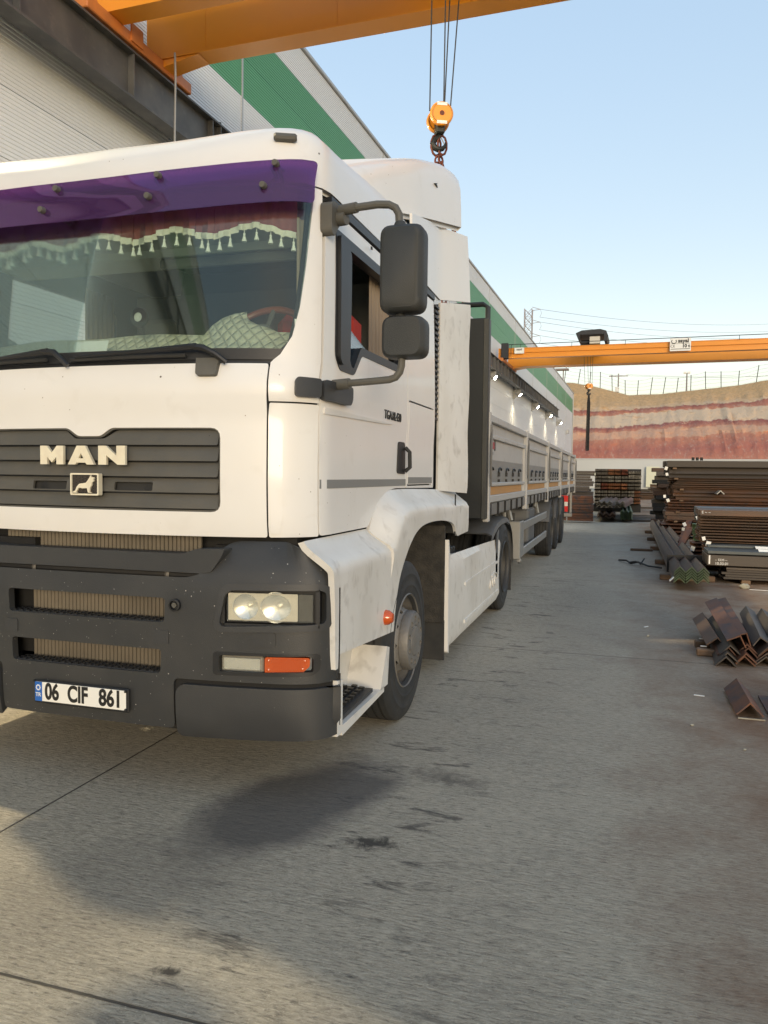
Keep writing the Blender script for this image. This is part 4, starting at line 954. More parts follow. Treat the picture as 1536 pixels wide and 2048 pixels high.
# --- wipers
def onglass(x, z, d): 
    u_ = CP.u_at_x(abs(x)); return Vector(off(cabS, d)(u_ if x >= 0 else -u_, z))
for (pb_, pe, pt, tip) in ((.70, .60, .53, -.07), (-.08, -.17, -.22, -.80)):
    w_ = MB(); w_.tube([onglass(pb_, 2.055, .03), onglass((pb_+pe)/2, 2.10, .05), onglass(pe, 2.128, .05), onglass(pt, 2.135, .05)], [.013, .014, .016, .014], 8); wo = w_.build('wiper', 'black_trim', T)
    w_ = MB(); w_.tube([onglass(pt+.03, 2.135, .05), onglass((pt+tip)/2+.1, 2.122, .045), onglass(tip, 2.105, .03)], [.016, .011, .006], 6); w_.build('wiper_arm', 'black_trim', wo)
    w_ = MB(); w_.tube([onglass(pt-.02, 2.100, .02), onglass((pt+tip)/2, 2.098, .02), onglass(tip-.02, 2.094, .016)], .010, 6); w_.build('wiper_blade', 'black_rubber', wo)
cpart('washer_cover', rpoly([(.585, 2.0), (.68, 2.0), (.69, 2.085), (.575, 2.085)], .012), [], 'arm_plastic', .03, .035, .04)

# --- bumper
BP = Plan([(0, -.05), (.35, -.045), (.7, -.02), (.95, .015), (1.08, .045), (1.17, .09), (1.222, .15), (1.238, .23)])
BZ = [(.28, .05), (.33, .012), (.45, .0), (.95, .0), (1.05, .012), (1.15, .05), (1.23, .12)]
def bmp(u, z):
    x, y = BP(u); e_ = lerp_tab(BZ, z)*(1-smooth01((abs(x)-1.05)/.15)); return (x*(1-.07*smooth01((z-1.02)/.2)), min(y+e_, .20), z)
def bu(x): 
    u_ = BP.u_at_x(abs(x)); return u_ if x >= 0 else -u_
def bpart(name, outer, holes, m, d=0., th=.03, step=.1, par=None): return MB().sheet(outer, holes, off(bmp, d) if d else bmp, th, step).build(name, m, par or T)
E_ = BP.U
hl_hole = {}
hs = []
for s in (1, -1):
    hs += [rpoly(mir([(bu(.715), .835), (bu(1.205), .855), (bu(1.205), 1.0), (bu(1.18), 1.012), (bu(.765), 1.005), (bu(.735), .985)], s), .03), rpoly(mir([(bu(.715), .622), (bu(1.16), .632), (bu(1.16), .695), (bu(1.13), .706), (bu(.725), .700)], s), .012)]
op1 = rpoly([(-.45, .838), (.45, .838), (.455, .955), (-.455, .955)], .02); op2 = rpoly([(-.43, .592), (.43, .592), (.435, .708), (-.435, .708)], .02)
outer = [(-E_, .575), (-.50, .575), (-.50, .33), (.50, .33), (.50, .575), (E_, .575), (E_, 1.12), (bu(1.18), 1.19), (bu(1.1), 1.225), (bu(.80), 1.225), (bu(.74), 1.20), (bu(.62), 1.075), (bu(.56), 1.055),
         (-bu(.56), 1.055), (-bu(.62), 1.075), (-bu(.74), 1.20), (-bu(.80), 1.225), (-bu(1.1), 1.225), (-bu(1.18), 1.19), (-E_, 1.12)]
bm = bpart('bumper', rpoly(outer, [.02, .03, .03, .03, .03, .02, .05, .04, .06, .04, .04, .04, .03, .03, .04, .04, .04, .06, .04, .05]), [op1, op2]+hs, 'bumper_plastic', 0, .035, .06)
for s in (1, -1):
    q = rpoly(mir([(.515, .295), (E_-.02, .315), (E_, .34), (E_, .552), (.545, .552), (.515, .52)], s), .03); bpart('bumper_corner', q, [], 'bumper_grey', .012, .04, .07)
    bpart('bumper_back', mir([(.50, .33), (E_, .35), (E_, .60), (.50, .60)], s), [], 'seam_dark', -.02, .01, .12)
    bpart('bolt_cover', rpoly(mir([(bu(.875), .745), (bu(.985), .748), (bu(.985), .815), (bu(.875), .812)], s), .014), [], 'bumper_plastic', .004, .01, .05, bm)
    bpart('bolt_cover', rpoly(mir([(.395, .735), (.475, .735), (.475, .80), (.395, .80)], s), .012), [], 'bumper_grey', .004, .01, .05, bm)
for s in (1, -1):
    ri = rpoly(mir([(bu(.715), .835), (bu(1.205), .855), (bu(1.205), 1.0), (bu(1.18), 1.012), (bu(.765), 1.005), (bu(.735), .985)], s), .03)
    ro_ = rpoly(mir([(bu(.675), .808), (bu(1.222), .825), (bu(1.226), 1.01), (bu(1.19), 1.042), (bu(.745), 1.035), (bu(.705), 1.0)], s), .05)
    bpart('headlight_surround', ro_, [ri], 'bumper_grey', .009, .012, .05, bm)
    bpart('lamp_surround', rpoly(mir([(bu(.695), .605), (bu(1.15), .612), (bu(1.185), .64), (bu(1.185), .715), (bu(.70), .715)], s), .02), [rpoly(mir([(bu(.715), .622), (bu(1.16), .632), (bu(1.16), .695), (bu(1.13), .706), (bu(.725), .700)], s), .012)], 'black_trim', .003, .008, .05, bm)
MB().lathe([(0, .01), (.030, .01), (.030, -.006), (.022, -.008), (.020, .004), (0, .004)], (.51, -.045, .925), 'y', 16).build('tow_eye', 'black_trim', bm)
MB().lathe([(0, -.004), (.012, -.004), (.012, .004), (0, .004)], (.51, -.047, .925), 'y', 10).build('tow_bolt', 'arm_plastic', bm)
for (z, xw) in ((.828, .45), (.582, .43)):                       # stepping ledges with studs
    e = MB()
    for x0, x1 in ((-xw, -.004), (.004, xw)): e.box(x0, x1, -.035, .065, z-.004, z+.012, .004)
    so_ = e.build('step_ledge', 'bumper_grey', bm, 0); e = MB()
    for i in range(22):
        for j in range(3): xx = -xw+.02+i*(2*xw-.04)/21; e.box(xx-.010, xx+.010, -.028+j*.03, -.016+j*.03, z+.012, z+.018)
    e.build('step_studs', 'black_trim', so_, 0)['kind'] = 'stuff'
MB().box(-.5, .5, .10, .13, .28, .60).build('apron_back', 'seam_dark', T, 0)
def ribbed(name, x0, x1, y, z0, z1, n_, par):
    p = [(x0+(x1-x0)*i/(2*n_), y+(.008 if i % 2 else 0), z0) for i in range(2*n_+1)]
    return MB().grid([p, [(a, b_, z1) for a, b_, c in p]]).build(name, 'radiator', par, 0)
ribbed('radiator', -.40, .62, .075, .55, 1.06, 46, T)
ribbed('intercooler', -.62, .55, .14, 1.06, 1.24, 50, T)
MB().box(-.75, -.41, .10, .16, .5, 1.2).build('radiator_side', 'seam_dark', T, 0); MB().box(.63, .95, .12, .16, .5, 1.2).build('radiator_side', 'seam_dark', T, 0)
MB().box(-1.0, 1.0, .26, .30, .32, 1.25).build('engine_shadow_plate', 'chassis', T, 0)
cb = MB(); cb.prism(rpoly([(-.78, 1.19), (-.72, 1.085), (-.62, 1.075), (.62, 1.075), (.68, 1.085), (.735, 1.16), (.75, 1.195), (.60, 1.19), (.53, 1.165), (-.55, 1.165)], .012), 'y', -.005, .09); cb.build('front_crossbeam', 'bumper_grey', T, 30)
pp = MB(); pp.tube([(-.8, .06, 1.055), (.60, .06, 1.055)], .022, 10); pp.build('tilt_pipe', 'chassis', T)
for xx in (-.36, .42): MB().lathe([(.030, -.012), (.034, 0), (.030, .012)], (xx, .06, 1.055), 'x', 14).build('pipe_clamp', 'rim_steel', T)
for s in (1, -1):                                                # headlights and lower lamps
    tl = .205
    H = MB(); H.box(-.235, .235, .03, .05, -.09, .09); H.box(-.235, .235, -.01, .04, .078, .09); H.box(-.235, .235, -.01, .04, -.09, -.078); H.box(-.235, -.215, -.01, .04, -.09, .09); H.box(.215, .235, -.01, .04, -.09, .09)
    x = s*.958; y = BP(bu(.955))[1]+.035
    ho = H.build('headlight', 'black_trim', T, 0, (x, y, .926), (0, 0, s*tl))
    P_ = MB(); P_.sheet(rrect(-.20, .13, -.064, .064, .006), [circ(-.118, 0, .062, 20, .061), circ(.025, 0, .074, 20, .061)], lambda a, b_: (s*a, -.002, b_), .004, .3); P_.build('lamp_bezel', 'chrome', ho)
    for (a, r_) in ((-.118, .066), (.025, .074)):
        MB().lathe([(r_, -.002), (r_*.93, .010), (r_*.7, .018), (r_*.35, .024), (.016, .026), (0, .026)], (s*a, 0, 0), 'y', 24).build('reflector_bowl', 'reflector', ho)
        MB().lathe([(0, .004), (.008, .006), (.010, .02)], (s*(a+.012), .006, .004), 'y', 12).build('bulb', 'chrome', ho)
    MB().box(s*.133, s*.20, .0, .012, -.062, .062).build('lamp_side_trim', 'arm_plastic', ho, 0)
    L_ = MB(); L_.sheet(rpoly([(-.205, -.066), (.205, -.066), (.205, .066), (-.18, .066), (-.205, .045)], .008), [], lambda a, b_: (s*a, -.008-.006*cos(a*6), b_) if s > 0 else (a, -.008-.006*cos(a*6), b_), .004, .06); L_.build('headlight_lens', 'lamp_glass', ho)
    x2 = s*.835; y2 = BP(bu(.83))[1]+.02
    fo = MB().box(-.105, .100, .0, .04, -.040, .036, .006).build('fog_lamp', 'lamp_housing', T, 0, (x2, y2, .660), (0, 0, s*.13))
    MB().box(-.092, .088, -.004, .002, -.030, .027, .002).build('fog_reflector', 'reflector', fo, 0); MB().box(-.098, .094, -.012, -.006, -.034, .031, .003).build('fog_lens', 'lamp_glass', fo, 0)
    io = MB(); io.prism(rpoly([(-.105*1, -.040), (.07, -.036), (.105, -.005), (.105, .034), (-.105, .036)], .012) if s > 0 else rpoly([(.105, -.040), (.105, .036), (-.105, .034), (-.105, -.005), (-.07, -.036)], .012), 'y', -.004, .04)
    x3 = s*1.046; y3 = BP(bu(1.04))[1]+.018; io = io.build('indicator_lamp', 'amber_lens', T, 30, (x3, y3, .662), (0, 0, s*.30))
    e = MB()
    for k in range(16): e.box(-.07+k*.0095, -.066+k*.0095, -.008, -.003, -.03, .028)
    e.build('indicator_flute', 'amber_lens', io, 0)
    for (a, c) in ((-.088, .02), (-.088, -.024), (.08, .02), (.07, -.018)): MB().lathe([(0, -.010), (.007, -.008), (.008, -.003)], (s*a, 0, c), 'y', 8).build('lens_screw', 'amber_lens', io)
# number plate
npx, npy = -.0, -.072
npf = MB().box(-.275, .275, npy, npy+.014, .392, .508, .006).build('number_plate', 'black_trim', T, 30)
MB().box(-.263, .263, npy-.004, npy-.001, .404, .500, .001).build('plate_face', 'plate_white', npf, 0)
MB().box(-.263, -.222, npy-.0065, npy-.0045, .404, .500).build('plate_band', 'plate_blue', npf, 0)
for (t, x, sx, sz) in (('06', -.163, .74, .112), ('CIF', -.012, .74, .112), ('861', .176, .78, .112)):
    text('plate_character', t, sz, 'ink_black', npf, (x, npy-.005, .452), R90, .0035, .001, sx)
text('plate_character', 'TR', .027, 'white_ink', npf, (-.2425, npy-.0075, .436), R90, .0004, .0005)
arcs = MB()
for k in range(10): a = 2*pi*k/10; arcs.box(-.2425+.011*cos(a)-.003, -.2425+.011*cos(a)+.003, npy-.008, npy-.0066, .472+.012*sin(a)-.003, .472+.012*sin(a)+.003)
arcs.build('plate_emblem', 'white_ink', npf, 0)
for (a, c) in ((-.268, .503), (.262, .497), (.262, .408)): MB().lathe([(0, -.010), (.006, -.009), (.007, -.002)], (a, npy, c), 'y', 8).build('plate_screw', 'black_trim', npf)

# --- interior
e = MB(); rows = []
for j in range(7):
    t = j/6; rows.append([Vector((cabS(u_, 2.09)[0]*.985, cabS(u_, 2.09)[1]+.05+t*.62, 2.075+.185*smooth01(t*2.6)+.006*sin(u_*9))) for u_ in [-1.02+2.04*i/24 for i in range(25)]])
e.grid(rows); e.grid([[p-Vector((0, 0, .3)) for p in rows[-1]], rows[-1]]); db = e.build('dashboard', 'quilt_beige', T)
e = MB(); N1, N2 = 24, 12; rows = []
for j in range(N2+1):
    ph = pi*j/N2; rows.append([(.655+.275*cos(2*pi*i/N1)*sin(ph)*(1 if cos(2*pi*i/N1) < .2 else .92), .40+.13*sin(2*pi*i/N1)*sin(ph), 2.15+.19*max(-.2, cos(ph))*(1-.18*cos(2*pi*i/N1))) for i in range(N1+1)])
e.grid(rows, True); e.build('dash_cushion', 'quilt_beige', T, 80)
swc = Vector((.62, .66, 2.29)); tl_ = radians(38)
def swp(a, r_=.225): return swc+Vector((cos(a)*r_, sin(a)*r_*sin(tl_), sin(a)*r_*cos(tl_)))
sw = MB().tube([swp(2*pi*k/36) for k in range(37)], .019, 10, False).build('steering_wheel', 'wood_rim', T)
e = MB(); [e.tube([swc, swp(a)], .014, 6) for a in (radians(200), radians(340), radians(90))]; e.lathe([(0, -.03), (.07, -.02), (.07, .02), (0, .02)], swc, 'y', 16); e.build('wheel_spokes', 'interior_grey', sw)
for s in (1, -1):
    e = MB(); e.box(s*.62-.26, s*.62+.26, 1.05, 1.55, 1.75, 1.90, .05); e.box(s*.62-.25, s*.62+.25, 1.50, 1.68, 1.85, 2.42, .06); e.box(s*.62-.13, s*.62+.13, 1.53, 1.64, 2.43, 2.62, .04); e.build('seat', 'interior_grey', T)
MB().box(.52, 1.0, 1.0, 1.26, 2.08, 2.50, .06).build('seat_cover', 'red_fabric', T)
MB().box(-1.02, 1.02, 1.95, 2.5, 2.02, 2.16, .04).build('bunk', 'interior_grey', T)
MB().box(-1.0, 1.0, .42, .72, 2.70, 2.88, .03).build('overhead_shelf', 'interior_pale', T)
MB().box(.10, .92, .46, .50, 2.64, 2.695, .01).build('sun_blind', 'interior_grey', T)
def hem(x): return 2.705+.022*cos(2*pi*(x+.02)/.41)+.03*(x/1.)**2*.6
cur = MB(); rows = []
XS2 = [-1.02+2.04*i/150 for i in range(151)]
for j in range(9):
    t = j/8; r_ = []
    for x in XS2:
        z = 2.93+(hem(x)-2.93)*t; p = onglass(x, z, -.055-.008*sin(x*75)*t); r_.append(p)
    rows.append(r_)
cur.grid(rows, True); cu = cur.build('header_curtain', 'curtain_maroon', T, 80)
e = MB(); e.grid([[p+Vector((0, -.006, .014)) for p in rows[-1]], [p+Vector((0, -.010, .0)) for p in rows[-1]], [p+Vector((0, -.006, -.016+.004*sin(i*2.2))) for i, p in enumerate(rows[-1])]], True); e.build('lace_trim', 'lace', cu, 80)
ts = MB().lathe([(0, .0), (.0022, 0), (.0022, -.016), (.006, -.018), (.0065, -.024), (.005, -.028), (.0135, -.056), (0, -.054)], ax='z', n=8).mesh('tassel', 'tassel', 30)
for k in range(34):
    x = -1.0+2.*k/33+random.uniform(-.010, .010); p = onglass(x, hem(x)-.012, -.058); inst('tassel', ts, cu, p, (0, 0, 0), (1, 1, random.uniform(.9, 1.15)))
def drape(name, pts0, pts1, z0, z1, amp, fr_, m_):
    e = MB(); rows = []
    for j in range(7):
        t = j/6; r_ = []
        for i in range(41):
            q = Vector(pts0).lerp(Vector(pts1), i/40); nrm = Vector((pts1[1]-pts0[1], pts0[0]-pts1[0])).normalized(); a = amp*sin(i*fr_)*(.5+.5*t)
            r_.append((q.x+nrm.x*a, q.y+nrm.y*a, z0+(z1-z0)*t))
        rows.append(r_)
    e.grid(rows); return e.build(name, m_, T, 80)
drape('side_curtain', (1.02, 1.28), (1.04, 1.62), 2.80, 2.02, .018, .95, 'curtain_beige')
drape('side_curtain', (.985, .27), (1.03, .48), 2.78, 2.25, .016, .8, 'curtain_beige')
drape('side_curtain', (-1.02, 1.28), (-1.04, 1.62), 2.80, 2.02, .018, .95, 'curtain_beige')
drape('bunk_curtain', (-1.0, 1.85), (1.0, 1.86), 2.85, 1.9, .02, 1.1, 'interior_grey')
p = onglass(.22, 2.30, -.02)
so_ = MB().lathe([(.022, -.008), (.046, -.004), (.050, .008), (.040, .012), (.034, .006), (.022, .004)], p, 'y', 24).build('phone_holder', 'black_trim', T); MB().lathe([(0, .0), (.030, -.006), (.033, .004), (0, .004)], p, 'y', 20).build('suction_cup', 'interior_pale', so_)
pa = onglass(-.02, 2.165, -.05); MB().box(-.11, .09, -.002, .002, -.03, .04).build('paper_note', 'paper', T, 0, pa, (radians(-20), 0, 0))
pa = onglass(1.02, 2.24, -.012); MB().box(-.02, .02, -.001, .001, -.045, .045).build('window_sticker', 'paper', T, 0, pa, (radians(-8), 0, radians(38)))

# --- wheels
def tyre_mesh(w_, R_, rr):
    pr = [(rr-.012, -w_*.40), (rr, -w_*.47), (rr+.05, -w_*.5), (rr+.13, -w_*.505), (R_-.055, -w_*.48), (R_-.022, -w_*.455), (R_-.004, -w_*.40)]
    gx = [-.26, -.10, .10, .26]
    for c in gx: pr += [(R_, (c-.025)*w_), (R_-.014, (c-.02)*w_), (R_-.014, (c+.02)*w_), (R_, (c+.025)*w_)]
    pr += [(R_-.004, w_*.40), (R_-.022, w_*.455), (R_-.055, w_*.48), (rr+.145, w_*.495), (rr+.140, w_*.505), (rr+.132, w_*.505), (rr+.127, w_*.497), (rr+.075, w_*.503), (rr+.070, w_*.512), (rr+.062, w_*.512), (rr+.057, w_*.50), (rr+.05, w_*.5), (rr, w_*.47), (rr-.012, w_*.40)]
    return MB().lathe(pr[::-1], ax='x', n=64).mesh('tyre', 'tyre', 40)
ty = tyre_mesh(.30, .505, .285)
def front_rim():
    b_ = MB(); hl = [circ(.230*cos(a), .230*sin(a), .040, 12) for a in [2*pi*k/10 for k in range(10)]]
    dep = lambda r: lerp_tab([(.16, .175), (.178, .165), (.205, .12), (.25, .045), (.275, .01)], r)
    b_.sheet(circ(0, 0, .272, 40), hl+[circ(0, 0, .165, 32)], lambda a, c: (dep(math.hypot(a, c)), a, c), .012, .05)
    b_.lathe([(.300, .155), (.292, .165), (.284, .150), (.278, .05), (.272, -.02), (.272, -.12)], ax='x', n=48)
    return b_.mesh('rim', 'rim_steel', 35)
def hub_ring():
    b_ = MB(); hl = [circ(.140*cos(a), .140*sin(a), .021, 10) for a in [2*pi*(k+.5)/10 for k in range(10)]]
    b_.sheet(circ(0, 0, .178, 40), hl+[circ(0, 0, .098, 32)], lambda a, c: (.212-.25*max(0, math.hypot(a, c)-.162), a, c), .012, .05)
    b_.lathe([(.180, .209), (.188, .192), (.188, .155), (.176, .15)][::-1], ax='x', n=40)
    b_.lathe([(.100, .197), (.094, .213), (.07, .219), (0, .221)], ax='x', n=32); return b_.mesh('hub_cover', 'rim_steel', 35)
nut = MB().lathe([(0, .205), (.011, .205), (.014, .19), (.014, .165)], ax='x', n=6).mesh('wheel_nut', 'seam_dark', 30)
well_m = MB().lathe([(0, .165), (.17, .165), (.17, .17), (0, .17)], ax='x', n=32).mesh('hub_well', 'seam_dark', 0)
fr_m, hc_m = front_rim(), hub_ring()
back_m = MB().lathe([(0, .0), (.27, .0), (.27, .01), (0, .01)], ax='x', n=32).mesh('brake_drum', 'seam_dark', 0)
def wheel_front(par, x, y, z, s):
    t = inst('wheel', ty, par, (x, y, z), (0, 0, 0 if s > 0 else pi))
    inst('rim', fr_m, t, (-.015, 0, 0)); inst('hub_cover', hc_m, t, (-.015, 0, 0)); inst('hub_well', well_m, t, (-.02, 0, 0)); inst('brake_drum', back_m, t, (-.08, 0, 0))
    for k in range(10):
        a = 2*pi*(k+.5)/10; inst('wheel_nut', nut, t, (-.045, .140*cos(a), .140*sin(a)))
    return t
def rear_rim():
    b_ = MB(); b_.lathe([(.300, .150), (.292, .160), (.284, .145), (.276, .05), (.262, -.02), (.25, -.06)], ax='x', n=40)
    hl = [circ(.205*cos(a), .205*sin(a), .030, 10) for a in [2*pi*k/10 for k in range(10)]]
    b_.sheet(circ(0, 0, .262, 36), hl, lambda a, c: (lerp_tab([(0, -.065), (.13, -.065), (.16, -.075), (.22, -.07), (.26, -.04)], math.hypot(a, c)), a, c), .012, .06)
    b_.lathe([(.10, -.07), (.10, .04), (.09, .06), (0, .065)], ax='x', n=24); return b_.mesh('rim', 'rim_dark', 35)
rr_m = rear_rim()
def wheel_rear(par, x, y, z, s):
    t = inst('wheel', ty, par, (x, y, z), (0, 0, 0 if s > 0 else pi)); inst('rim', rr_m, t); inst('brake_drum', back_m, t, (-.10, 0, 0))
    for k in range(10):
        a = 2*pi*(k+.5)/10; inst('wheel_nut', nut, t, (-.23, .15*cos(a), .15*sin(a)))
    return t
for s in (1, -1):
    wheel_front(T, s*1.085, 1.50, .50, s)
    wheel_rear(T, s*1.09, 5.75, .50, s); wheel_rear(T, s*.75, 5.75, .50, s)
    # rear mudguard
    prof = [(4.80, .95), (4.95, 1.0), (5.2, 1.055), (5.5, 1.085), (5.85, 1.085), (6.12, 1.04), (6.33, .93), (6.44, .76), (6.48, .50)]
    e = MB(); e.grid([[(s*x, y, z-dz) for (y, z) in prof] for x, dz in ((.60, 0), (1.18, 0), (1.235, .02), (1.245, .07))], s < 0); e.grid([[(s*x, y, z-dz-.012) for (y, z) in prof] for x, dz in ((.60, 0), (1.18, 0), (1.225, .02), (1.235, .07))], s > 0)
    mg = e.build('rear_mudguard', 'mudguard_grey', T, 40); MB().box(s*.62, s*1.22, 6.475, 6.49, .12, .52).build('mud_flap', 'black_rubber', mg, 0)
    e = MB(); e.grid([[(s*1.238, y, z) for y, z in ((5.30, .98), (5.22, .70), (5.24, .45))], [(s*1.238, y, z) for y, z in ((5.12, .93), (5.08, .68), (5.1, .44))]], s > 0); e.build('guard_front', 'mudguard_grey', mg)
    MB().box(s*.36, s*.44, .6, 6.3, .62, .92, .01).build('frame_rail', 'chassis', T, 0)
MB().tube([(-1.0, 1.5, .5), (1.0, 1.5, .5)], .06, 10).build('front_axle', 'chassis', T); MB().tube([(-1.0, 5.75, .5), (1.0, 5.75, .5)], .09, 10).build('rear_axle', 'chassis', T)
MB().box(-.5, .5, 4.9, 6.0, .93, 1.10, .04).build('coupling_plate', 'chassis', T)
MB().box(.5, 1.15, 2.9, 4.5, .30, .80, .06).build('fuel_tank', 'rim_dark', T); MB().box(-1.15, -.5, 2.9, 4.5, .30, .80, .06).build('fuel_tank', 'rim_dark', T)
e = MB()
for k in range(7): e.box(.72, 1.12, 2.82+k*.10, 2.89+k*.10, .84, .93, .01)
e.build('battery_cover', 'black_trim', T, 0)
MB().box(-.45, .45, .7, 2.4, .55, 1.2, .05).build('engine_block', 'chassis', T)
MB().box(-1.0, 1.0, 2.66, 2.75, .95, 1.4).build('rear_frame', 'chassis', T, 0)
MB().box(-.95, .80, 2.78, 3.50, .9, 3.42, .05).build('light_block_box', 'chassis', T)  # added box behind the cab, keeps floodlight from passing through the gap
MB().box(-1.245, -1.225, 3.36, 4.10, 1.4, 3.55).build('light_block_flap', 'black_rubber', T, 0)  # added flap on the hidden side only, stops floodlight entering the gap
MB().tube([(.3, 3.0, 1.3), (.25, 3.3, 1.5), (.1, 3.7, 1.25), (0, 4.1, 1.4)], .015, 6).build('air_hose', 'red_plate', T)
# ================================================================== SEMI-TRAILER (origin: front centre at ground)
TR = empty('semi_trailer', (-2.5, 7.45, 0))
tag(TR, 'grey drop-side flatbed semi-trailer with black headboard behind the white tractor', 'trailer')
LT = 15.2; PY = [.06, 3.24, 6.55, 9.70, 12.68, 15.16]
MB().box(-1.25, 1.25, .06, LT, 1.17, 1.27).build('deck', 'chassis', TR, 0)
hb_ = MB().box(-1.27, 1.272, -.06, .055, 1.13, 3.06, .01).build('headboard', 'headboard', TR)
for k, x in enumerate((-.85, 0., .85)): MB().box(x-.03, x+.03, -.10, -.062, 1.3, 3.0, .01).build('headboard_rib', 'headboard', hb_)
MB().box(1.225, 1.272, -.075, -.0625, 1.13, 3.05, .004).build('headboard_edge', 'mirror_plastic', hb_)
MB().tube([(-1.22, 0, 3.05), (-1.22, 0, 3.17), (-1.19, 0, 3.20), (1.20, 0, 3.20), (1.245, 0, 3.17), (1.245, 0, 2.9)], .026, 8).build('load_rail', 'headboard', hb_)
hook_m = None
def hook_piece():
    b_ = MB(); b_.tube([(0, .10*cos(a)*1.1-.0, .045*sin(a)+.05) for a in [radians(25)+i*radians(170)/9 for i in range(10)]], .009, 5)
    b_.box(-.008, .014, -.135, -.085, .0, .045); b_.box(-.008, .014, -.135, -.095, -.06, -.03); return b_.mesh('rope_hook', 'ink_black', 0)
hook_m = hook_piece()
for s in (1, -1):
    sw_ = empty('x'); bpy.data.objects.remove(sw_)
    for i in range(5):
        y0, y1 = PY[i]+.05, PY[i+1]-.05; X0 = s*1.232
        bd = MB().box(X0-s*.02, X0, y0, y1, 1.28, 2.15).build('drop_side', 'trailer_paint', TR, 0)
        for (z0, z1, d, m_, nm) in ((2.085, 2.155, .045, 'trailer_paint', 'top_rail'), (1.925, 1.975, .032, 'trailer_paint', 'mid_rail'), (1.445, 1.482, .034, 'trailer_paint', 'lower_rail'), (1.282, 1.352, .040, 'trailer_paint', 'bottom_rail')):
            MB().box(X0+s*.001, X0+s*d, y0, y1, z0, z1, .006).build(nm, m_, bd)
        for (ya, yb2) in ((y0, y0+.06), (y1-.09, y1)): MB().box(X0+s*.001, X0+s*.033, ya, yb2, 1.353, 1.924 if ya > y0 else 2.08).build('end_stile', 'trailer_paint', bd, 0)
        MB().box(X0+s*.0005, X0+s*.004, y0+.065, y1-.095, 1.484, 1.715).build('grey_band', 'trailer_band', bd, 0)
        MB().box(X0+s*.0005, X0+s*.005, y0+.065, y1-.22, 1.355, 1.438).build('orange_band', 'trailer_orange', bd, 0)
        for k in range(5): inst('rope_hook', hook_m, bd, (X0+s*.012, y0+.32+k*(y1-y0-.45)/4.6, 1.545))
    for i, y in enumerate(PY):
        p = MB(); p.box(s*1.222, s*1.285, y-.045, y+.045, 1.10, 2.175, .008); po = p.build('stake_post', 'trailer_paint', TR)
        MB().box(s*1.286, s*1.302, y-.022, y+.022, 1.52, 2.05, .004).build('post_latch', 'trailer_rail', po)
        MB().tube([(s*1.30, y, 2.0), (s*1.31, y-.09, 1.86), (s*1.31, y-.10, 1.6), (s*1.30, y-.04, 1.45)], .010, 5).build('latch_cable', 'trailer_rail', po)
    rl = MB().box(s*1.20, s*1.255, .06, LT, 1.145, 1.275, .01).build('side_rail', 'trailer_rail', TR)
    y = .35
    while y < LT-.2:
        MB().box(s*1.256, s*1.272, y-.09, y+.16, 1.165, 1.268).build('lashing_pocket', 'trailer_rail', rl, 0); MB().box(s*1.255, s*1.274, y-.125, y-.092, 1.14, 1.272).build('pocket_gap', 'seam_dark', rl, 0); y += .52
    MB().box(s*.45, s*.60, .6, LT-.2, .72, 1.15, .01).build('main_beam', 'chassis', TR, 0)
    # side guard
    sg_ = MB().box(s*.92, s*1.235, 2.95, 2.99, .43, .945, .01).build('side_guard', 'galvanised', TR); MB().box(s*1.20, s*1.235, 2.992, 3.4, .44, .935, .008).build('guard_plate', 'galvanised', sg_)
    for z0 in (.80, .445): MB().box(s*1.20, s*1.235, 3.402, 6.9, z0, z0+.115, .008).build('guard_rail', 'galvanised', sg_)
    MB().tube([(s*1.1, 3.05, .95), (s*1.05, 3.05, 1.15)], .03, 6).build('guard_strut', 'galvanised', sg_); MB().tube([(s*1.1, 6.6, .9), (s*1.05, 6.6, 1.15)], .03, 6).build('guard_strut', 'galvanised', sg_)
    MB().tube([(s*1.22, 3.0, .42), (s*1.22, 3.12, .38)], .03, 8).build('guard_foot', 'galvanised', sg_)
    # landing leg
    lg = MB(); lg.box(s*.68, s*.82, 2.45, 2.6, .55, 1.15, .01); lg.box(s*.70, s*.80, 2.47, 2.58, .30, .55, .01); lg.box(s*.62, s*.88, 2.38, 2.68, .26, .30, .01); lg.build('landing_leg', 'chassis', TR, 0)
    for y in (7.95, 9.5, 11.05):
        wheel_rear(TR, s*1.085, y, .50, s)
        prof = [(y+.60*cos(a), .50+.60*sin(a)) for a in [radians(20)+k*radians(140)/10 for k in range(11)]]
        e = MB(); e.grid([[(s*x, a, c) for a, c in prof] for x in (.9, 1.24)], s < 0); e.grid([[(s*x, a, c-.01) for a, c in prof] for x in (.9, 1.24)], s > 0); e.build('mudguard', 'mudguard_grey', TR, 60)
    for k, y in enumerate((1.9, 4.3, 5.4)): MB().tube([(s*1.17, y, 1.14), (s*1.17, y, 1.06)], .022, 6).build('twist_lock', 'galvanised', TR)
for y in (7.95, 9.5, 11.05): MB().tube([(-1., y, .5), (1., y, .5)], .07, 8).build('axle', 'chassis', TR)
tb_ = MB().box(.62, 1.16, 4.6, 5.5, .50, 1.05, .03).build('tool_box', 'mudguard_grey', TR); MB().box(.70, .95, 4.585, 4.599, .58, .98, .004).build('box_door', 'bumper_grey', tb_)
MB().box(-1.25, 1.25, LT-.03, LT+.02, 1.28, 2.15, .006).build('tail_gate', 'trailer_paint', TR)
rb_ = MB().box(-1.2, 1.22, LT-.25, LT-.12, .42, .52, .01).build('rear_underrun', 'galvanised', TR)
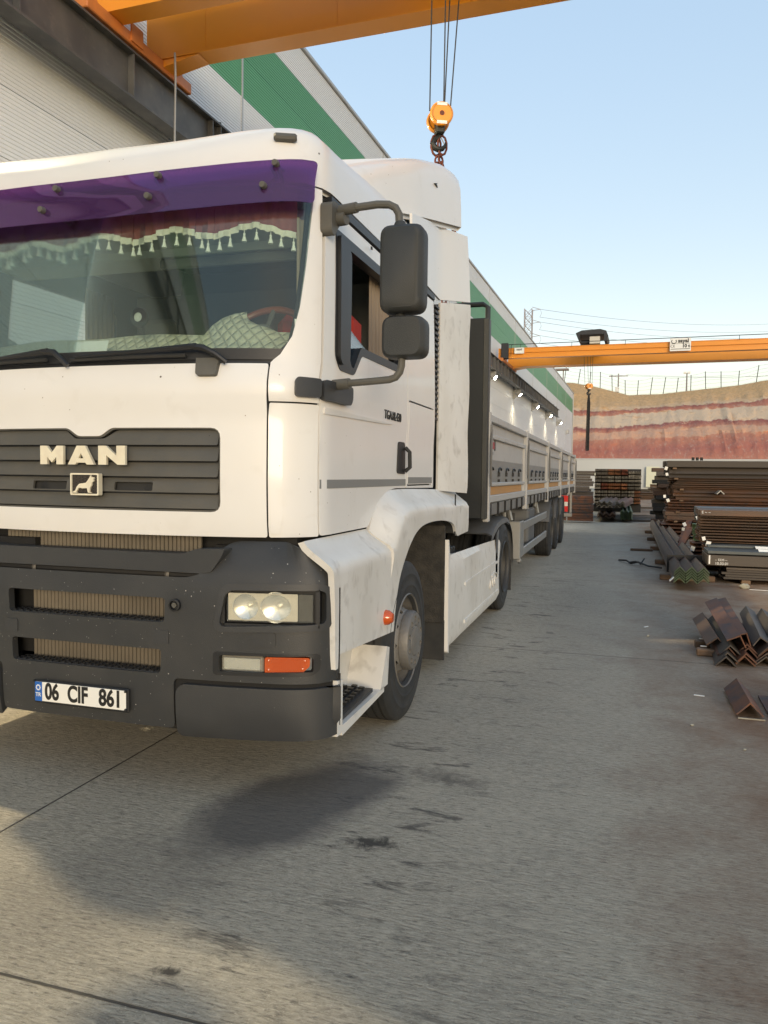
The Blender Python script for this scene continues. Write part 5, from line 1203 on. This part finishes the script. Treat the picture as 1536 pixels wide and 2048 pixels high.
for s in (1, -1):
    MB().box(s*1.15, s*1.21, LT-.24, LT-.14, .525, 1.14, .008).build('underrun_post', 'galvanised', rb_); MB().box(s*.86, s*1.10, LT-.235, LT-.20, .56, 1.02, .004).build('marker_plate', 'red_plate', rb_)
    MB().box(s*.86, s*1.10, LT-.2365, LT-.2355, .72, .84).build('marker_stripe', 'white_ink', rb_, 0)
st1 = MB().box(1.2335, 1.237, .16, .62, 1.83, 1.90).build('sticker', 'sticker_red', TR, 0); MB().box(1.2335, 1.2365, .16, .55, 1.77, 1.80).build('sticker_text', 'trailer_band', st1, 0)
MB().box(1.2335, 1.2372, .62, .68, 1.815, 1.92).build('sticker_arrow', 'ink_black', st1, 0)
# cargo: long steel sections low in the bed
for k in range(5):
    o = MB().box(-1.05+k*.42, -.70+k*.42, .5, 12.4, 1.28, 1.52+.03*(k % 2), .01).build('steel_section', 'steel_grey')
    o.location = (-2.5, 7.45, 0); tag(o, 'long steel section lying in the trailer bed, '+['nearest the hall', 'second from the hall', 'in the middle', 'second from the yard side', 'nearest the yard side'][k], 'steel section', 'steel sections loaded on the trailer')
# ================================================================== STEEL STOCK
def two_mat(me, side_m, cap_m, ax):
    me.materials.clear(); me.materials.append(MATS[side_m]); me.materials.append(MATS[cap_m])
    for p in me.polygons: p.material_index = 1 if abs(p.normal[ax]) > .9 else 0
def angle_prof(a, t):                                  # roof-shaped L section, apex up, legs at 45 degrees, a = half width
    return [(-a, 0), (-a+t*.7, -t*.7), (0, a-1.4*t), (a-t*.7, -t*.7), (a, 0), (0, a)]
def bar(prof, L, ax, m_, cap=None, name='bar'):
    me = MB().prism(prof, ax, 0, L).mesh(name, m_, 0)
    if cap: two_mat(me, m_, cap, {'x': 0, 'y': 1}[ax])
    return me
ordn = ['lowest', 'second', 'third', 'fourth', 'fifth', 'sixth', 'seventh', 'eighth', 'ninth', 'tenth', 'eleventh', 'twelfth']
# --- grid of angle bundles beyond the trailer, ends towards the camera
a_, t_ = .043, .012
def angle_bundle_mesh(cap):
    b_ = MB()
    for i in range(3):
        for j in range(4):
            b_.prism([(x+(i-1)*.086, z+(0, .052, .150, .202)[j]+random.uniform(-.006, .006)) for x, z in angle_prof(a_, t_)], 'y', random.uniform(-.05, .03), 6)
    me = b_.mesh('angle_bundle', 'steel_brown', 0); two_mat(me, 'steel_brown', cap, 1); return me
abm = {c: [angle_bundle_mesh(c) for _ in range(3)] for c in ('end_pale', 'end_orange', 'end_red')}
rowz = [.40, .72, 1.04, 1.36, 1.68]
rn = ['bottom row', 'second row up', 'third row up', 'fourth row up', 'top row']; cn = ['first', 'second', 'third', 'fourth', 'fifth', 'sixth', 'seventh']
for r_ in range(5):
    for c in range(7):
        if r_ == 4 and c >= 5: z = rowz[r_]-.10
        else: z = rowz[r_]
        cap = 'end_pale'
        if r_ == 2 and c in (1,): cap = 'end_red'
        if r_ == 2 and c in (2, 3, 4): cap = 'end_orange'
        if r_ == 4 and c in (2, 3, 4): cap = random.choice(['end_red', 'end_orange'])
        if r_ in (0, 1) and c == 6: cap = 'end_orange'
        o = inst('angle_bundle', random.choice(abm[cap]), None, (-.95+c*.285+random.uniform(-.012, .012), 35.6+random.uniform(-.15, .15), z), (0, 0, -BA))
        tag(o, '%s angle-bar bundle in the far end-on grid, %s, %s from left' % ({'end_pale': 'pale-ended', 'end_orange': 'orange-ended', 'end_red': 'red-ended'}[cap], rn[r_], cn[c]), 'steel bundle', 'angle bundles stacked end-on in a grid')
for r_ in range(5):
    z = rowz[r_]-.055 if r_ < 5 else 0
    if r_ == 0: continue
    o = MB().box(-1.12, .92, 0, .09, z-.022, z+.012, .004).build('packing_timber', 'scrap_black', None, 0, (0, 36.1, 0)); tag(o, 'thin dark packing timber in the angle grid, under the '+rn[r_], 'timber', 'packing timbers between bundle rows')
o = MB().box(-1.12, .92, 0, .4, 0, .335, .01).build('packing_timber', 'scrap_black', None, 0, (0, 36.2, 0)); tag(o, 'thick dark sleeper on the ground under the angle grid', 'timber', 'packing timbers between bundle rows')
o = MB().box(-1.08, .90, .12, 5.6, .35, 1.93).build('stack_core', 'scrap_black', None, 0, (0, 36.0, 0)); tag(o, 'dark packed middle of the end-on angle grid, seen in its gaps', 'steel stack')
# --- lower, nearer angle stacks
def big_bundle(loc, nx, nz, a, t, dz, L, m_, cap, label, rz=0., jit=.01, name='angle_bar', grp=None):
    e = empty('angle_bundle', loc, rz); tag(e, label, 'steel bundle', grp)
    me = bar(angle_prof(a, t), L, 'y', m_, cap, 'angle_bar')
    for i in range(nx):
        for j in range(nz): inst(name, me, e, ((i-(nx-1)/2)*a*1.98+random.uniform(-jit, jit)*.3, random.uniform(-jit, jit)*3, j*dz), (0, random.uniform(-.01, .01), 0))
    return e
G1 = 'low angle bundles before the end-on grid'
big_bundle((-.42, 27.6, .14), 3, 2, .105, .016, .10, 6, 'steel_brown', 'steel_brown', 'dark low angle bundle on the ground right of the trailer tail', .01, .02, grp=G1)
big_bundle((-.50, 28.1, .50), 3, 3, .095, .014, .07, 6, 'steel_brown', 'end_pale', 'brown angle bundle laid on top of the dark low one', -.03, .03, grp=G1)
big_bundle((.02, 28.2, .50), 2, 3, .095, .014, .07, 6, 'steel_rust', 'end_pale', 'rusty narrow angle bundle on top, at the right edge of the low stack', -.06, .03, grp=G1)
big_bundle((.25, 27.7, .10), 3, 5, .070, .013, .062, 6, 'steel_green', 'steel_green', 'green-ended angle bundle on the ground beside the low dark stack', .0, .008, grp=G1)
for k, z in enumerate((.36,)):
    o = MB().box(-.80, .12, 0, .1, z, z+.1, .01).build('packing_timber', 'scrap_black', None, 0, (0, 28.5, 0)); tag(o, 'timber between the low dark and upper brown angle bundles', 'timber', 'packing timbers between bundle rows')
for k, (x, y, L) in enumerate(((.72, 29.5, 1.1), (.80, 30.6, 1.3), (.9, 32.0, 1.2), (.72, 28.6, 1.2), (1.2, 41., 2.))):
    o = MB().box(-L/2, L/2, -.12, .12, .004, .09, .006).build('flat_bar', 'steel_grey', None, 0, (x, y, 0), (0, 0, random.uniform(-.06, .06))); tag(o, 'flat steel offcut on the ground, '+['second', 'third', 'fourth', 'nearest', 'farthest'][k]+' of those right of the angle grid', 'steel offcut', 'offcuts right of the angle grid')
# --- bundles lying across the yard behind the trailer tail (sections along x)
def layer_bundle(name, loc, L, ny, nz, w, h_, m_, label, grp, jit=.03, prof='box', strap=None, cat='steel bundle', rz=0.):
    e = empty(name, loc, rz); tag(e, label, cat, grp)
    if prof == 'box': me = MB().box(0, L, -w*.48, w*.48, .0, h_*.94, min(.006, h_*.1)).mesh('bar', m_, 0)
    elif prof == 'chan': me = bar([(-w*.48, 0), (w*.48, 0), (w*.48, h_*.93), (-w*.48, h_*.93), (-w*.48, h_*.80), (w*.3, h_*.80), (w*.3, h_*.13), (-w*.48, h_*.13)], L, 'x', m_)
    elif prof == 'ang': me = bar([(y, z) for y, z in angle_prof(w*.5, h_*.22)], L, 'x', m_)
    for i in range(ny):
        for j in range(nz): inst('bar', me, e, (random.uniform(-jit, jit), i*w+random.uniform(-.004, .004), j*h_))
    if strap:
        for sx in strap: MB().box(sx-.02, sx+.02, -w*.5-.006, (ny-.5)*w+.006, -.004, nz*h_+.004).build('strap', 'galvanised', e, 0)
    return e
G2 = 'dark steel bundles behind the trailer tail'
for k, z in enumerate((.06, .36, .66)): layer_bundle('hollow_section_bundle', (-5.2, 27.0, z), 4.35, 2, 3, .22, .088, 'steel_rust', 'brown hollow-section bundle behind the trailer tail, '+['bottom', 'middle', 'top'][k]+' of the three', G2, .02, strap=(2.2, 3.5))
for k, z in enumerate((1.0, 1.2, 1.4, 1.6)): layer_bundle('beam_bundle', (-6.2, 30.5+.3*k, z), 5.1+.12*(k % 2), 2, 2, .3, .099, 'steel_grey', 'dark grey beam bundle high behind the trailer tail, '+['lowest', 'second', 'third', 'topmost'][k]+' layer', G2, .06)
o = MB().box(-6.2, -1.0, 30.5, 32, .0, .98).build('beam_stack_base', 'steel_grey', None, 0); tag(o, 'solid dark beam stack carrying the grey beam layers behind the trailer', 'steel stack', G2)
o = MB().box(-6.2, -1.0, 33.8, 34.1, 1.62, 1.74, .01).build('square_tube', 'board_pale', None, 0); tag(o, 'pale yellowish tube lying on top of the dark beam stack', 'steel tube')
# --- long angle bundle on the floor, green-painted ends
e = big_bundle((.975, 11.3, .115), 3, 5, .078, .013, .036, 12.6, 'steel_brown', 'steel_green', 'long bundle of dark angle bars with green ends on the floor, right of centre', radians(-.6), .006)
MB().box(-.255, .255, 1.45, 1.49, -.03, .245).build('strap', 'scrap_black', e, 0)
MB().box(-.19, -.11, -.03, .10, .205, .212).build('paper_tag', 'paper', e, 0, None, (0, radians(-45), 0))
for k, y in enumerate((12.4, 14.6, 17.4, 20.0, 22.6)):
    o = MB().box(.62+.02*k, 1.4, y, y+.14, .002, .085, .01).build('dunnage_timber', 'timber', None, 0); tag(o, 'dark timber under the long green-ended angle bundle, %s from the camera' % cn[k], 'timber', 'timbers under the long angle bundle')
# --- the big stack on the right: sections along x, ragged left ends
G3 = 'steel bundles of the big right-hand stack'
def lay(*a, **k): return layer_bundle(*a, **k)
lay('flat_bar_bundle', (1.50, 12.45, .065), 5, 3, 5, .24, .036, 'steel_grey', 'bundle of pale-edged flat bars at floor level of the right-hand stack front', G3, .05, strap=(.85,))
o = lay('plate_bundle', (1.27, 12.42, .265), 5, 3, 1, .26, .165, 'steel_grey', 'thick dark plate with chalk writing, front of the right-hand stack', G3, .0)
tx = text('chalk_writing', '10.03.01', .055, 'white_ink', o, (.20, -.128, .030), R90, 0, .0006); text('chalk_writing', '-- S235 --', .045, 'white_ink', o, (.19, -.128, .085), R90, 0, .0006); MB().box(.02, .04, -.1285, -.127, .02, .15).build('chalk_writing', 'white_ink', o, 0)
lay('flat_bar_bundle', (1.28, 12.44, .438), 5, 2, 1, .30, .05, 'steel_teal', 'smooth grey top plate of the front plate bundle on the right', G3, .01)
lay('channel_bundle', (1.34, 13.20, .10), .52, 3, 6, .20, .062, 'steel_rust', 'short block of stacked brown channels with green ends and a paper label', G3, .004, 'chan')
lay('plate_bundle', (1.98, 13.20, .10), 4.5, 2, 2, .34, .10, 'steel_grey', 'dark lower plate bundle behind the front plates on the right', G3, .01)
lay('plate_bundle', (1.93, 13.18, .31), 4.5, 2, 1, .34, .14, 'steel_rust', 'rusty orange-brown plate with papers lying on it, right-hand stack', G3, .0)
lay('plate_bundle', (1.34, 13.16, .478), 5, 2, 1, .34, .035, 'steel_teal', 'bluish flat plate across the short channel block', G3, .0)
lay('channel_bundle', (1.26, 13.5, .53), 5.2, 2, 9, .40, .046, 'steel_brown', 'tall bundle of nested brown channels, middle of the right-hand stack', G3, .018, 'chan', strap=None)
o = lay('plate_bundle', (1.24, 13.45, .955), 5.2, 2, 1, .42, .10, 'steel_brown', 'brown top plate with white chalk marks above the nested channels', G3, .0)
text('chalk_writing', 'E ~ ~', .06, 'white_ink', o, (.09, -.205, .055), R90, 0, .0006)
lay('plate_bundle', (1.47, 16.3, .82), 5, 2, 2, .45, .085, 'steel_teal', 'bluish-grey plate bundle just behind the chalk-marked plate', G3, .0)
lay('channel_bundle', (1.50, 16.3, .45), 5, 2, 4, .45, .09, 'steel_teal', 'dark teal channel bundle below the bluish-grey plates', G3, .03, 'chan')
lay('plate_bundle', (1.50, 16.2, .08), 5, 2, 3, .45, .12, 'steel_grey', 'dark bottom bundle under the teal channels', G3, .02)
lay('channel_bundle', (1.33, 15.1, .42), .34, 2, 3, .24, .10, 'steel_green', 'small greenish bundle end sticking out left of the stack, upper', G3, .02, 'chan')
lay('channel_bundle', (1.26, 14.9, .12), .40, 2, 4, .24, .07, 'steel_rust', 'small rusty bundle end sticking out left of the stack, lower', G3, .03, 'chan')
lay('channel_bundle', (1.40, 14.2, .08), .30, 2, 5, .20, .066, 'steel_brown', 'small dark bundle end beside the long angle bundle', G3, .03, 'chan')
for k, (x, y, z, rz, ry) in enumerate(((1.12, 15.6, .2, 1.2, -.5), (1.17, 16.0, .28, 1.25, -.55), (1.22, 14.4, .15, -.75, .35), (1.30, 14.2, .16, -.7, .32))):
    o = MB().box(0, .75, -.06, .06, 0, .05, .004).build('flat_bar', 'steel_rust', None, 0, (x, y, z), (0, ry, rz)); tag(o, 'loose rusty flat leaning beside the long angle bundle, %s' % ['farthest upright one', 'second upright one', 'nearer slanting one', 'nearest slanting one'][k], 'steel bar', 'loose flats by the stack')
lv = [('chan', 4, .095, 'steel_rust', .10, 'rust-brown channels'), ('box', 2, .11, 'steel_brown', .49, 'brown plates'), ('chan', 4, .07, 'steel_rust', .73, 'rusty thin channels'), ('ang', 3, .085, 'steel_brown', 1.02, 'nested angles'), ('chan', 5, .052, 'steel_brown', 1.30, 'thin channels'), ('ang', 2, .10, 'steel_grey', 1.57, 'smooth grey angles'), ('box', 1, .17, 'steel_grey', 1.83, 'dark broad beams')]
for k, (pf, nz, h_, m_, z, nm) in enumerate(lv):
    x0 = [1.10, 1.18, 1.22, 1.30, 1.30, 1.16, 1.12][k]
    lay('section_bundle', (x0, 21.0, z), 8, 3, nz, .42, h_, m_, 'tall rear stack on the right, %s layer from the ground, %s' % (ordn[k] if k else 'lowest', nm), G3, .10, pf)
    if 0 < k < 7:
        o = MB().box(x0+.15, x0+.24, 20.72, 22.2, z-.055, z-.012, .004).build('packing_timber', 'timber', None, 0); tag(o, 'packing timber at the left end of the tall rear stack, under layer %s' % (ordn[k]), 'timber', 'packing timbers between bundle rows')
# ragged dark bundle ends left of the tall stack
for k in range(14):
    z = .20+k*.118; o = layer_bundle('section_bundle', (.97+.07*sin(k*2.3)+.004*k, 24.6+.1*(k % 3), z), 3., 2, 1, .22, .124, random.choice(['steel_grey', 'steel_brown', 'scrap_black']), 'ragged dark section end left of the tall rear stack, %s one up' % (ordn[k] if 0 < k < 12 else 'lowest' if k == 0 else 'second highest' if k == 12 else 'topmost'), G3, .06, 'box')
for k, (x, y, z, s_, rx) in enumerate(((2.12, 12.92, .476, .11, 0), (1.58, 13.08, .455, .10, 0), (2.07, 12.40, .48, .10, 0), (1.37, 13.27, .52, .07, 1), (1.30, 13.3, .60, .05, 1), (1.28, 14.88, .30, .07, 1), (1.22, 16.1, .66, .06, 1), (1.21, 16.2, .56, .05, 1), (1.10, 20.6, 1.80, .07, 1), (1.12, 20.6, 1.65, .06, 1), (1.08, 20.6, 1.1, .06, 1), (1.16, 20.6, 1.0, .07, 1), (1.45, 15.9, .80, .08, 1))):
    if rx: m__ = MB().box(-s_*.5, s_*.5, -.004, 0, -s_*.7, s_*.5); rot = (random.uniform(-.2, .2), random.uniform(-.5, .5), random.uniform(-.3, .3))
    else: m__ = MB().box(-s_*.9, s_*.9, -s_*.7, s_*.7, 0, .004); rot = (radians(28), random.uniform(-.1, .1), random.uniform(-.5, .5))
    o = m__.build('paper_tag', 'paper', None, 0, (x, y-.1*rx, z), rot); tag(o, 'white paper tag on the steel stack, '+['larger one lying on the rusty plate', 'on the short channel block', 'second one on the rusty plate', 'at the left end of the short channel block', 'on the nested channels', 'on the lower rusty bundle end', 'hanging on the upper bundle end', 'below another on the upper bundle end', 'highest on the tall rear stack', 'second highest on the tall rear stack', 'half way up the tall rear stack', 'just below half way on the tall rear stack', 'triangular one before the teal bundle'][k], 'paper tag', 'paper tags on the steel')
o = bar(angle_prof(.09, .02), .5, 'y', 'galvanised'); o = inst('angle_offcut', o, None, (2.35, 20.3, 1.18)); tag(o, 'bright angle offcut end poking out of the tall rear stack', 'steel offcut')
for k in range(3):
    o = MB().lathe([(0, 0), (.035, 0), (.035, .08), (0, .08)], ax='z', n=10).build('steel_pin', 'scrap_black', None, 0, (1.75+k*.10, 20.9, 2.0)); tag(o, 'small dark pin on top of the tall rear stack, '+['left', 'middle', 'right'][k], 'steel pin', 'pins on the tall stack')
for k, x in enumerate((1.75, 3.2, 4.7)):
    o = MB().box(x, x+.12, 12.3, 14.3, .003, .062, .006).build('dunnage_timber', 'timber', None, 0); tag(o, 'timber under the right-hand stack front, %s from left' % cn[k], 'timber', 'timbers under the right-hand stack')
    o = MB().box(x-.5, x-.38, 13.05, 18, .003, .075, .006).build('dunnage_timber', 'timber', None, 0); tag(o, 'timber running back under the right-hand stack, %s from left' % cn[k], 'timber', 'timbers under the right-hand stack')
    o = MB().box(x-.4, x-.28, 20.7, 22.3, .003, .095, .006).build('dunnage_timber', 'timber', None, 0); tag(o, 'timber under the tall rear stack, %s from left' % cn[k], 'timber', 'timbers under the right-hand stack')
# --- loose angle bars in the right foreground
def Lprof(a, t): return [(0, 0), (a, 0), (a, t), (t, t), (t, a), (0, a)]
lb = {c: bar([(x-.0, z) for x, z in Lprof(.118, .010)], 1.15, 'y', c, None, 'angle_bar') for c in ('steel_rust', 'steel_brown', 'steel_grey')}
lb2 = {c: bar([(x, z) for x, z in Lprof(.10, .009)], 1.15, 'y', c, None, 'angle_bar') for c in ('steel_rust', 'steel_brown', 'steel_grey')}
G4 = 'loose angle bars in the right foreground'
# x, y(front), z(corner), roll(deg about length: 225 = roof shape), yaw, pitch, section, length factor, material
LB = []
for k in range(7):
    for j_ in range(4):
        c_ = random.choice(['steel_rust', 'steel_rust', 'steel_brown', 'steel_grey'])
        LB.append((.80+k*.155+random.uniform(-.012, .012)+.012*j_, 6.92+random.uniform(-.05, .05)+.03*j_+.02*k, .088+j_*.026+random.uniform(0, .006)+(.035 if k in (3, 4) else 0), 225+random.uniform(-5, 5), random.uniform(-2.5, 2.5), 2+random.uniform(0, 1.5), 0, random.uniform(.95, 1.12), c_,
                   'angle bar of the loose pile, %s nest from left, %s of its nest' % (cn[k], ['bottom', 'second', 'third', 'top'][j_])))
LB += [(.775, 7.24, .205, 219, -2, 3, 0, .85, 'steel_brown', 'brown angle bar on top of the leftmost nest, end cut square'),
       (.925, 7.02, .275, 205, -2, 5, 0, 1.15, 'steel_rust', 'tall tilted angle bar standing highest on the left of the pile'),
       (.985, 7.10, .285, 198, -1, 5, 0, 1.10, 'steel_rust', 'second tall tilted angle bar leaning behind the first'),
       (1.09, 7.12, .255, 236, 3, 3, 1, 1.1, 'steel_grey', 'grey weathered narrow angle bar on top in the middle of the pile'),
       (1.25, 7.02, .265, 240, 1, 3, 0, 1.05, 'steel_grey', 'dark smooth angle bar on top, right of the middle'),
       (1.43, 6.98, .285, 243, 2, 3, 0, 1.05, 'steel_grey', 'broad dark angle bar on top at the right edge of the pile'),
       (1.62, 6.95, .265, 236, 2, 3, 0, 1.05, 'steel_rust', 'rusty angle bar on top at the far right of the pile')]
for (x, y, z, ro, ya, pi_, sc, L, c, lab) in LB:
    x += .075; y -= .04; z = z if z < .2 else z-.03
    o = inst('angle_bar', (lb2 if sc else lb)[c], None, (x, y, z), (radians(pi_), radians(-ro), radians(ya)), (1, L, 1)); o.rotation_mode = 'XYZ'
    o.rotation_euler = (Matrix.Rotation(radians(-ya), 3, 'Z') @ Matrix.Rotation(radians(pi_), 3, 'X') @ Matrix.Rotation(radians(-ro), 3, 'Y')).to_euler(); tag(o, lab, 'angle bar', G4)
SB_ = [(.845, 5.40, .107, 225, 0, .55, 'steel_rust', 'short roof-shaped angle offcut alone on the floor at lower right, leftmost'), (.935, 5.36, .006, 0, 1, .52, 'steel_rust', 'short angle offcut lying flat with one leg up beside the roof-shaped one'), (1.09, 5.36, .006, 0, 2, .52, 'steel_grey', 'bluish short angle offcut at the right edge of the floor offcuts'), (1.34, 5.38, .107, 225, 2, .5, 'steel_brown', 'short roof-shaped offcut farthest right on the floor')]
for (x, y, z, ro, ya, L, c, lab) in SB_:
    o = inst('angle_offcut', lb[c], None, (x, y, z), (0, 0, 0), (1, L, 1)); m3 = Matrix.Rotation(radians(-ya), 3, 'Z') @ Matrix.Rotation(radians(-ro), 3, 'Y')
    if ro == 0: m3 = Matrix.Rotation(radians(-ya), 3, 'Z') @ Matrix.Rotation(radians(-90), 3, 'Y') if False else Matrix.Rotation(radians(-ya), 3, 'Z')
    if ro == 0: o.scale = (-1, L, 1); o.location.x += .15
    o.rotation_euler = m3.to_euler(); tag(o, lab, 'angle offcut', 'short angle offcuts on the floor')
o = MB().box(.77, .93, 5.37, 5.38, .002, .010).build('edge_strip', 'end_pale', None, 0); tag(o, 'thin pale strip lying under the leftmost floor offcut', 'steel strip')
gz = MB(); gz.grid([[(x, y, .10*cos((x-.3)*2.6)-.0) for x in [i*.05 for i in range(13)]] for y in (0, .9)]); gz.grid([[(x, y, .10*cos((x-.3)*2.6)-.006) for x in [i*.05 for i in range(13)]] for y in (0, .9)], True)
o = gz.build('curved_sheet', 'steel_galv', None, 40, (1.55, 8.1, .30), (radians(12), radians(-18), radians(-38))); tag(o, 'pale curved galvanised sheet leaning behind the loose angle bars', 'sheet')
for k, (x, y, w_, d_, h_) in enumerate(((.68, 7.18, .30, .09, .06), (.70, 7.50, .26, .09, .065), (1.5, 7.0, .3, .12, .08))):
    o = MB().box(0, w_, 0, d_, .002, h_, .008).build('timber_block', 'timber', None, 30, (x, y, 0), (0, 0, random.uniform(-.1, .1))); tag(o, ['nearer timber block sticking out left of the loose angle bars', 'rear dark timber block left of the loose angle bars', 'timber block under the right end of the loose angle bars'][k], 'timber block', 'timber blocks under the loose bars')
# scrap, stones, strips
e = MB(); e.tube([(.02, 14.9, .02), (.15, 14.6, .05), (.22, 14.4, .02), (.35, 14.3, .06), (.50, 14.0, .03), (.70, 13.6, .05)], .016, 6); e.tube([(.2, 14.5, .03), (.3, 14.1, .09), (.42, 14.1, .04)], .012, 6); e.tube([(.38, 14.2, .03), (.45, 14.35, .12)], .012, 6)
tag(e.build('wire_scrap', 'scrap_black'), 'twisted black wire scrap on the floor left of the long angle bundle', 'scrap wire')
o = MB().box(.25, .70, 17.1, 17.22, .003, .05, .01).build('timber_stick', 'timber', None, 0); tag(o, 'thin dark stick on the floor left of the long angle bundle', 'timber')
rnd = random.Random(3)
for k, (x, y, r_) in enumerate(((1.72, 11.85, .055), (.47, 5.12, .010), (.30, 7.9, .012), (.72, 4.75, .008), (.62, 6.2, .008))):
    b_ = MB(); vs_ = []
    for i in range(7):
        for j in range(10): ph = pi*i/6; th = 2*pi*j/10; q = r_*(1+.25*rnd.uniform(-1, 1)); vs_.append((q*sin(ph)*cos(th)*1.2, q*sin(ph)*sin(th), q*.7*cos(ph)+r_*.6))
    b_.add(vs_, [(i*10+j, i*10+(j+1) % 10, (i+1)*10+(j+1) % 10, (i+1)*10+j) for i in range(6) for j in range(10)])
    o = b_.build('stone', 'stone', None, 60, (x, y, 0)); tag(o, ['fist-sized pale stone under the right-hand stack front', 'small pale pebble left of the short floor offcuts', 'tiny pebble on the lane left of the loose bars', 'tiny pebble below the short offcuts', 'tiny pebble between the loose bars and the offcuts'][k], 'stone', 'stones on the yard floor')
for k, (x, y, L, rz) in enumerate(((.58, 5.85, .07, -.15), (.30, 8.4, .07, 1.0), (.74, 7.24, .05, 0.), (.76, 7.58, .05, 0.), (1.95, 11.75, .35, -.05))):
    o = MB().box(-L/2, L/2, -.006, .006, .001, .006).build('pale_strip', 'paper', None, 0, (x, y, 0 if k not in (2, 3) else .074), (0, 0, rz)); tag(o, ['short white strip on the floor left of the offcuts', 'thin bent white strip on the lane', 'white chip on the nearer timber block', 'white chip on the rear timber block', 'white debris along the foot of the right-hand stack'][k], 'debris', 'white debris on the floor')
# pale board and far clutter by the retaining wall
o = MB().box(-.85, .85, -.04, .04, .3, 3.1, .02).build('pale_board', 'board_pale', None, 30, (4.25, 111.3, 0), (radians(-4), 0, 0)); tag(o, 'pale yellow upright board leaning on the retaining wall between the stacks', 'board')
for k, (x, y, w_, h_) in enumerate(((2.0, 58, 1.2, .5), (3.0, 66, 1.6, .7), (2.2, 74, 1.4, .5), (4.2, 84, 2.2, .9), (2.9, 50, .8, .35))):
    o = layer_bundle('steel_pile', (x-w_/2, y, .02), w_, 2, 3, .5, h_/3, random.choice(['steel_brown', 'steel_grey', 'steel_rust']), 'low dark steel pile in the far gap between the stacks, %s from the camera' % ['second', 'third', 'fourth', 'farthest', 'first'][k], 'far piles in the gap', .12, 'chan')
